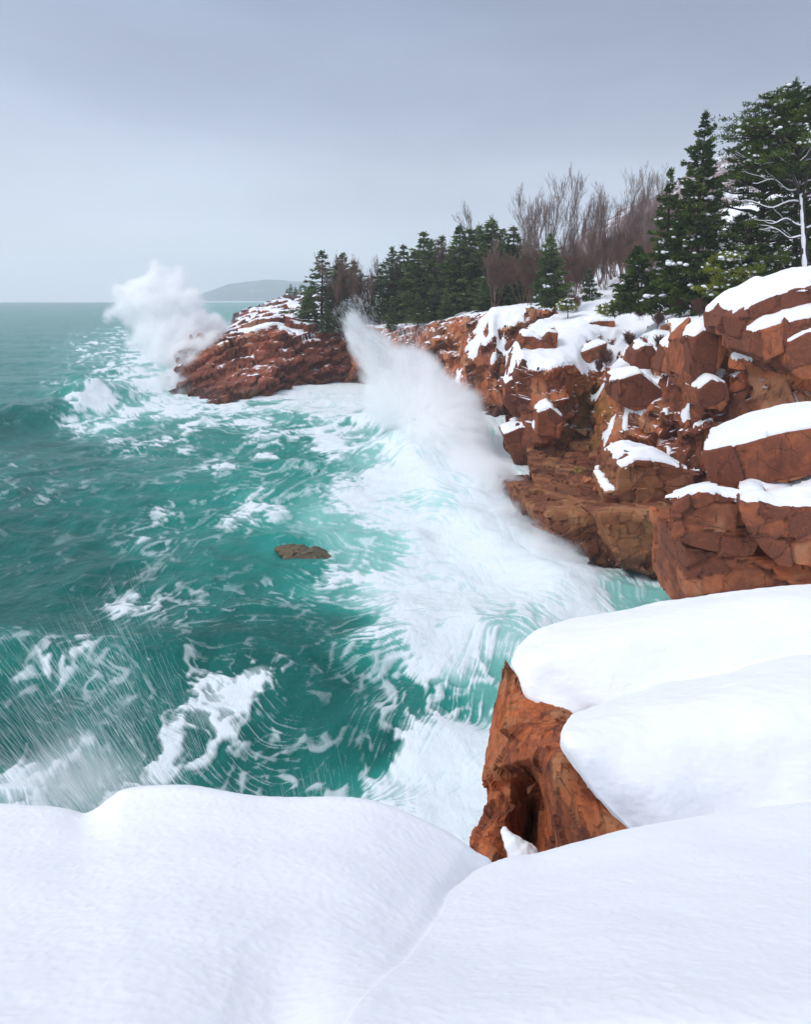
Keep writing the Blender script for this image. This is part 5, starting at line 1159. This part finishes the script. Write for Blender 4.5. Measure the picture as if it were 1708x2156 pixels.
def droplets(name, label, origin, cones, seed, m=DROP):
    """threads and beads of thrown water; cones = [(direction xyz, spread, rmin, rmax, count, length, width)]"""
    rg = np.random.default_rng(seed); Vs = []
    for d, sp, r0, r1, n, ln, wd in cones:
        d = np.array(d, float); d /= np.linalg.norm(d)
        D = d + rg.normal(size=(n, 3)) * sp; D /= np.linalg.norm(D, axis=1, keepdims=True)
        # gather into jets
        J = rg.normal(size=(40, 3)) * sp + d; J /= np.linalg.norm(J, axis=1, keepdims=True); j = J[rg.integers(0, 40, n)]; mixf = rg.uniform(.0, .9, n)[:, None]; D = D * (1 - mixf) + j * mixf; D /= np.linalg.norm(D, axis=1, keepdims=True)
        r = r0 + (r1 - r0) * rg.random(n) ** 1.2; C = np.array(origin) + D * r[:, None]; C[:, 2] -= .010 * r ** 2 * 0
        D = D + rg.normal(size=D.shape) * .06; L = ln * rg.uniform(.3, 1.6, n); W = wd * rg.uniform(.4, 1.4, n)
        s = np.cross(D, rg.normal(size=D.shape)); s /= np.linalg.norm(s, axis=1, keepdims=True); q = np.cross(D, s)
        a = C - D * L[:, None] * .5; e = C + D * L[:, None] * .5; k = C - D * L[:, None] * .15
        Vs.append(np.stack([a, k + s * W[:, None], k + (-.5 * s + .87 * q) * W[:, None], k + (-.5 * s - .87 * q) * W[:, None], e], 1).reshape(-1, 3))
    V = np.concatenate(Vs); ok = (V.reshape(-1, 5, 3)[:, :, 2] > 0).all(1); V = V.reshape(-1, 5, 3)[ok].reshape(-1, 3); n = len(V) // 5
    b = np.arange(n)[:, None, None] * 5; T = np.array([[0, 2, 1], [0, 3, 2], [0, 1, 3], [4, 1, 2], [4, 2, 3], [4, 3, 1]])[None]
    o = mesh_np(name, V, (b + T).reshape(-1, 3), m); tag(o, label, 'spray', kind='stuff'); return o
def B(u, v, Y, ru, ry, rv, s):
    return (P(u, v, Y), (ru / F * Y * 1.7, ry * 1.5, rv / F * Y * 1.7), s)
SPR = spray_material('spray_material', .9)
# far burst off the headland
O1 = P(350, 800, 84)
SPRF = spray_material('far_spray_material', .9)
def B2(u, v, Y, r, s_, e=1.0): return (P(u, v, Y), (r / F * Y, r / F * Y * 1.1, r * e / F * Y), s_)
spray_volume('wave_spray', 'huge white burst of spray thrown up off the tip of the left headland', [
 B2(330, 650, 86, 85, 1.2), B2(270, 640, 86, 62, 1.1), B2(300, 600, 86, 48, 1.0), B2(345, 588, 86, 52, 1.1), B2(388, 612, 86, 50, 1.1), B2(250, 600, 86, 30, .8), B2(240, 668, 85, 34, .8), B2(420, 640, 86, 42, .9), B2(325, 562, 86, 28, .8), B2(372, 575, 86, 28, .8),
 B2(400, 690, 85, 85, 1.1, .7), B2(460, 680, 87, 60, .7, .6), B2(310, 710, 84, 90, .9, .7), B2(365, 745, 82, 85, 1.0, .7), B2(425, 735, 80, 60, .9, .8), B2(400, 790, 78, 62, 1.1, .8), B2(330, 800, 77, 75, .8, .5), B2(445, 700, 80, 55, .8), B2(480, 690, 86, 45, .5, .6), B2(395, 745, 79, 60, .9, .8), B2(270, 840, 73, 70, .5, .35), B2(370, 830, 74, 70, .8, .4)], O1, .25, SPRF, streak=3.2, nscale=.34, wob=1.1, erode=1.15, gain=3.6)
# middle burst
O2 = P(880, 880, 50)
spray_volume('wave_spray', 'fan of spray exploding up the cliff in the middle of the picture', [
 B(770, 715, 52, 50, 2.5, 70, .8), B(738, 685, 52, 24, 1.5, 48, .7), B(830, 760, 51, 75, 3, 65, .85), B(890, 790, 50, 60, 3, 60, .8), B(870, 850, 49, 100, 4, 70, 1.0), B(950, 880, 47, 85, 4, 60, .95), B(800, 860, 50, 60, 3, 60, .6), B(985, 830, 48, 45, 2.5, 45, .4),
 B(980, 950, 44, 90, 4, 60, 1.0), B(900, 940, 45, 60, 3, 50, .7)], O2, .13, SPR, streak=6.5, nscale=.34, wob=.4, erode=1.35, gain=2.7)
# spray rolling along the foot of the cliff
O3 = P(1010, 1120, 38)
spray_volume('wave_spray', 'dense rolling spray heaped against the cliff foot right of the middle burst', [
 B(1000, 1000, 40, 80, 3.5, 70, 1.3), B(950, 1070, 36, 80, 3, 60, 1.0), B(1050, 1035, 36, 62, 2.6, 65, 1.3), B(1085, 1100, 31.5, 60, 2.0, 58, 1.2), B(1020, 1130, 32, 90, 2.5, 45, .8), B(1140, 1150, 28, 55, 1.6, 52, 1.1), B(1195, 1185, 26.2, 50, 1.3, 46, 1.0), B(1110, 1210, 27, 90, 1.6, 34, .8), B(1215, 1240, 24.6, 80, 1.2, 30, .7)], O3, .11, SPR, streak=5, nscale=.45, wob=.4, erode=1.15, gain=3.0)
# thin veil at the lower left
O4 = P(850, 2550, 9.0)
SPR2 = spray_material('thin_spray_material', 1.1)
spray_volume('wave_spray', 'thin veil of spray streaking up from below the left snowbank', [
 B(60, 1660, 12.5, 170, 1.4, 60, .6), B(170, 1560, 13, 150, 1.5, 150, .6), B(300, 1680, 12, 170, 1.2, 60, .7), B(650, 1680, 12, 220, 1.2, 50, .5), B(900, 1700, 12, 150, 1.2, 70, .5)], O4, .055, SPR2, streak=22.0, nscale=.6, wob=.25, erode=1.2, gain=1.2)
droplets('spray_droplets', 'threads of thrown water fanning out of the middle burst', O2, [((-.5, 0, .8), .10, 4, 11.5, 2200, .45, .010), ((-.15, 0, 1), .16, 3, 8, 1200, .4, .009), ((.9, -.2, .3), .3, 2, 6, 1000, .3, .008)], 1)
droplets('spray_droplets', 'beads of water along the edge of the far burst', O1, [((-.15, 0, 1), .3, 6, 13.5, 900, .3, .02)], 2)
droplets('spray_droplets', 'fine threads of water flying over the green water at the lower left', O4, [((-7.2, 4, 4.2), .12, 7.0, 11.2, 2800, .8, .0014), ((-7.6, 3.4, 3.2), .08, 7.0, 10.2, 1400, .7, .0014), ((-2.4, 3.5, 3.4), .14, 4.2, 5.6, 500, .4, .0012)], 3)
droplets('spray_droplets', 'threads of water bursting over the tan shelf', P(1180, 1220, 28.5), [((.3, 0, 1), .4, .6, 2.6, 2600, .22, .010), ((-.2, -.1, .8), .5, .5, 2.5, 2000, .2, .010)], 4)

# ------------------------------------------------------------------ the air
def haze_box(d):
    m = mat('haze_material'); t = NT(m)
    v = t.n('ShaderNodeVolumePrincipled', {'Color': (.93, .96, 1, 1), 'Density': d, 'Anisotropy': .2}).outputs[0]; t.out(None, v)
    x0, x1, y0, y1, z0, z1 = -2600, 2600, -60, 3100, -30, 150
    V = np.array([(x, y, z) for z in (z0, z1) for y in (y0, y1) for x in (x0, x1)])
    Fq = np.array([(0, 2, 3, 1), (4, 5, 7, 6), (0, 1, 5, 4), (2, 6, 7, 3), (0, 4, 6, 2), (1, 3, 7, 5)])
    o = mesh_np('haze', V, Fq, m, smooth=False); tag(o, kind='stuff', label='thin sea haze filling the air over the whole bay', cat='haze'); return o
haze_box(.00055)
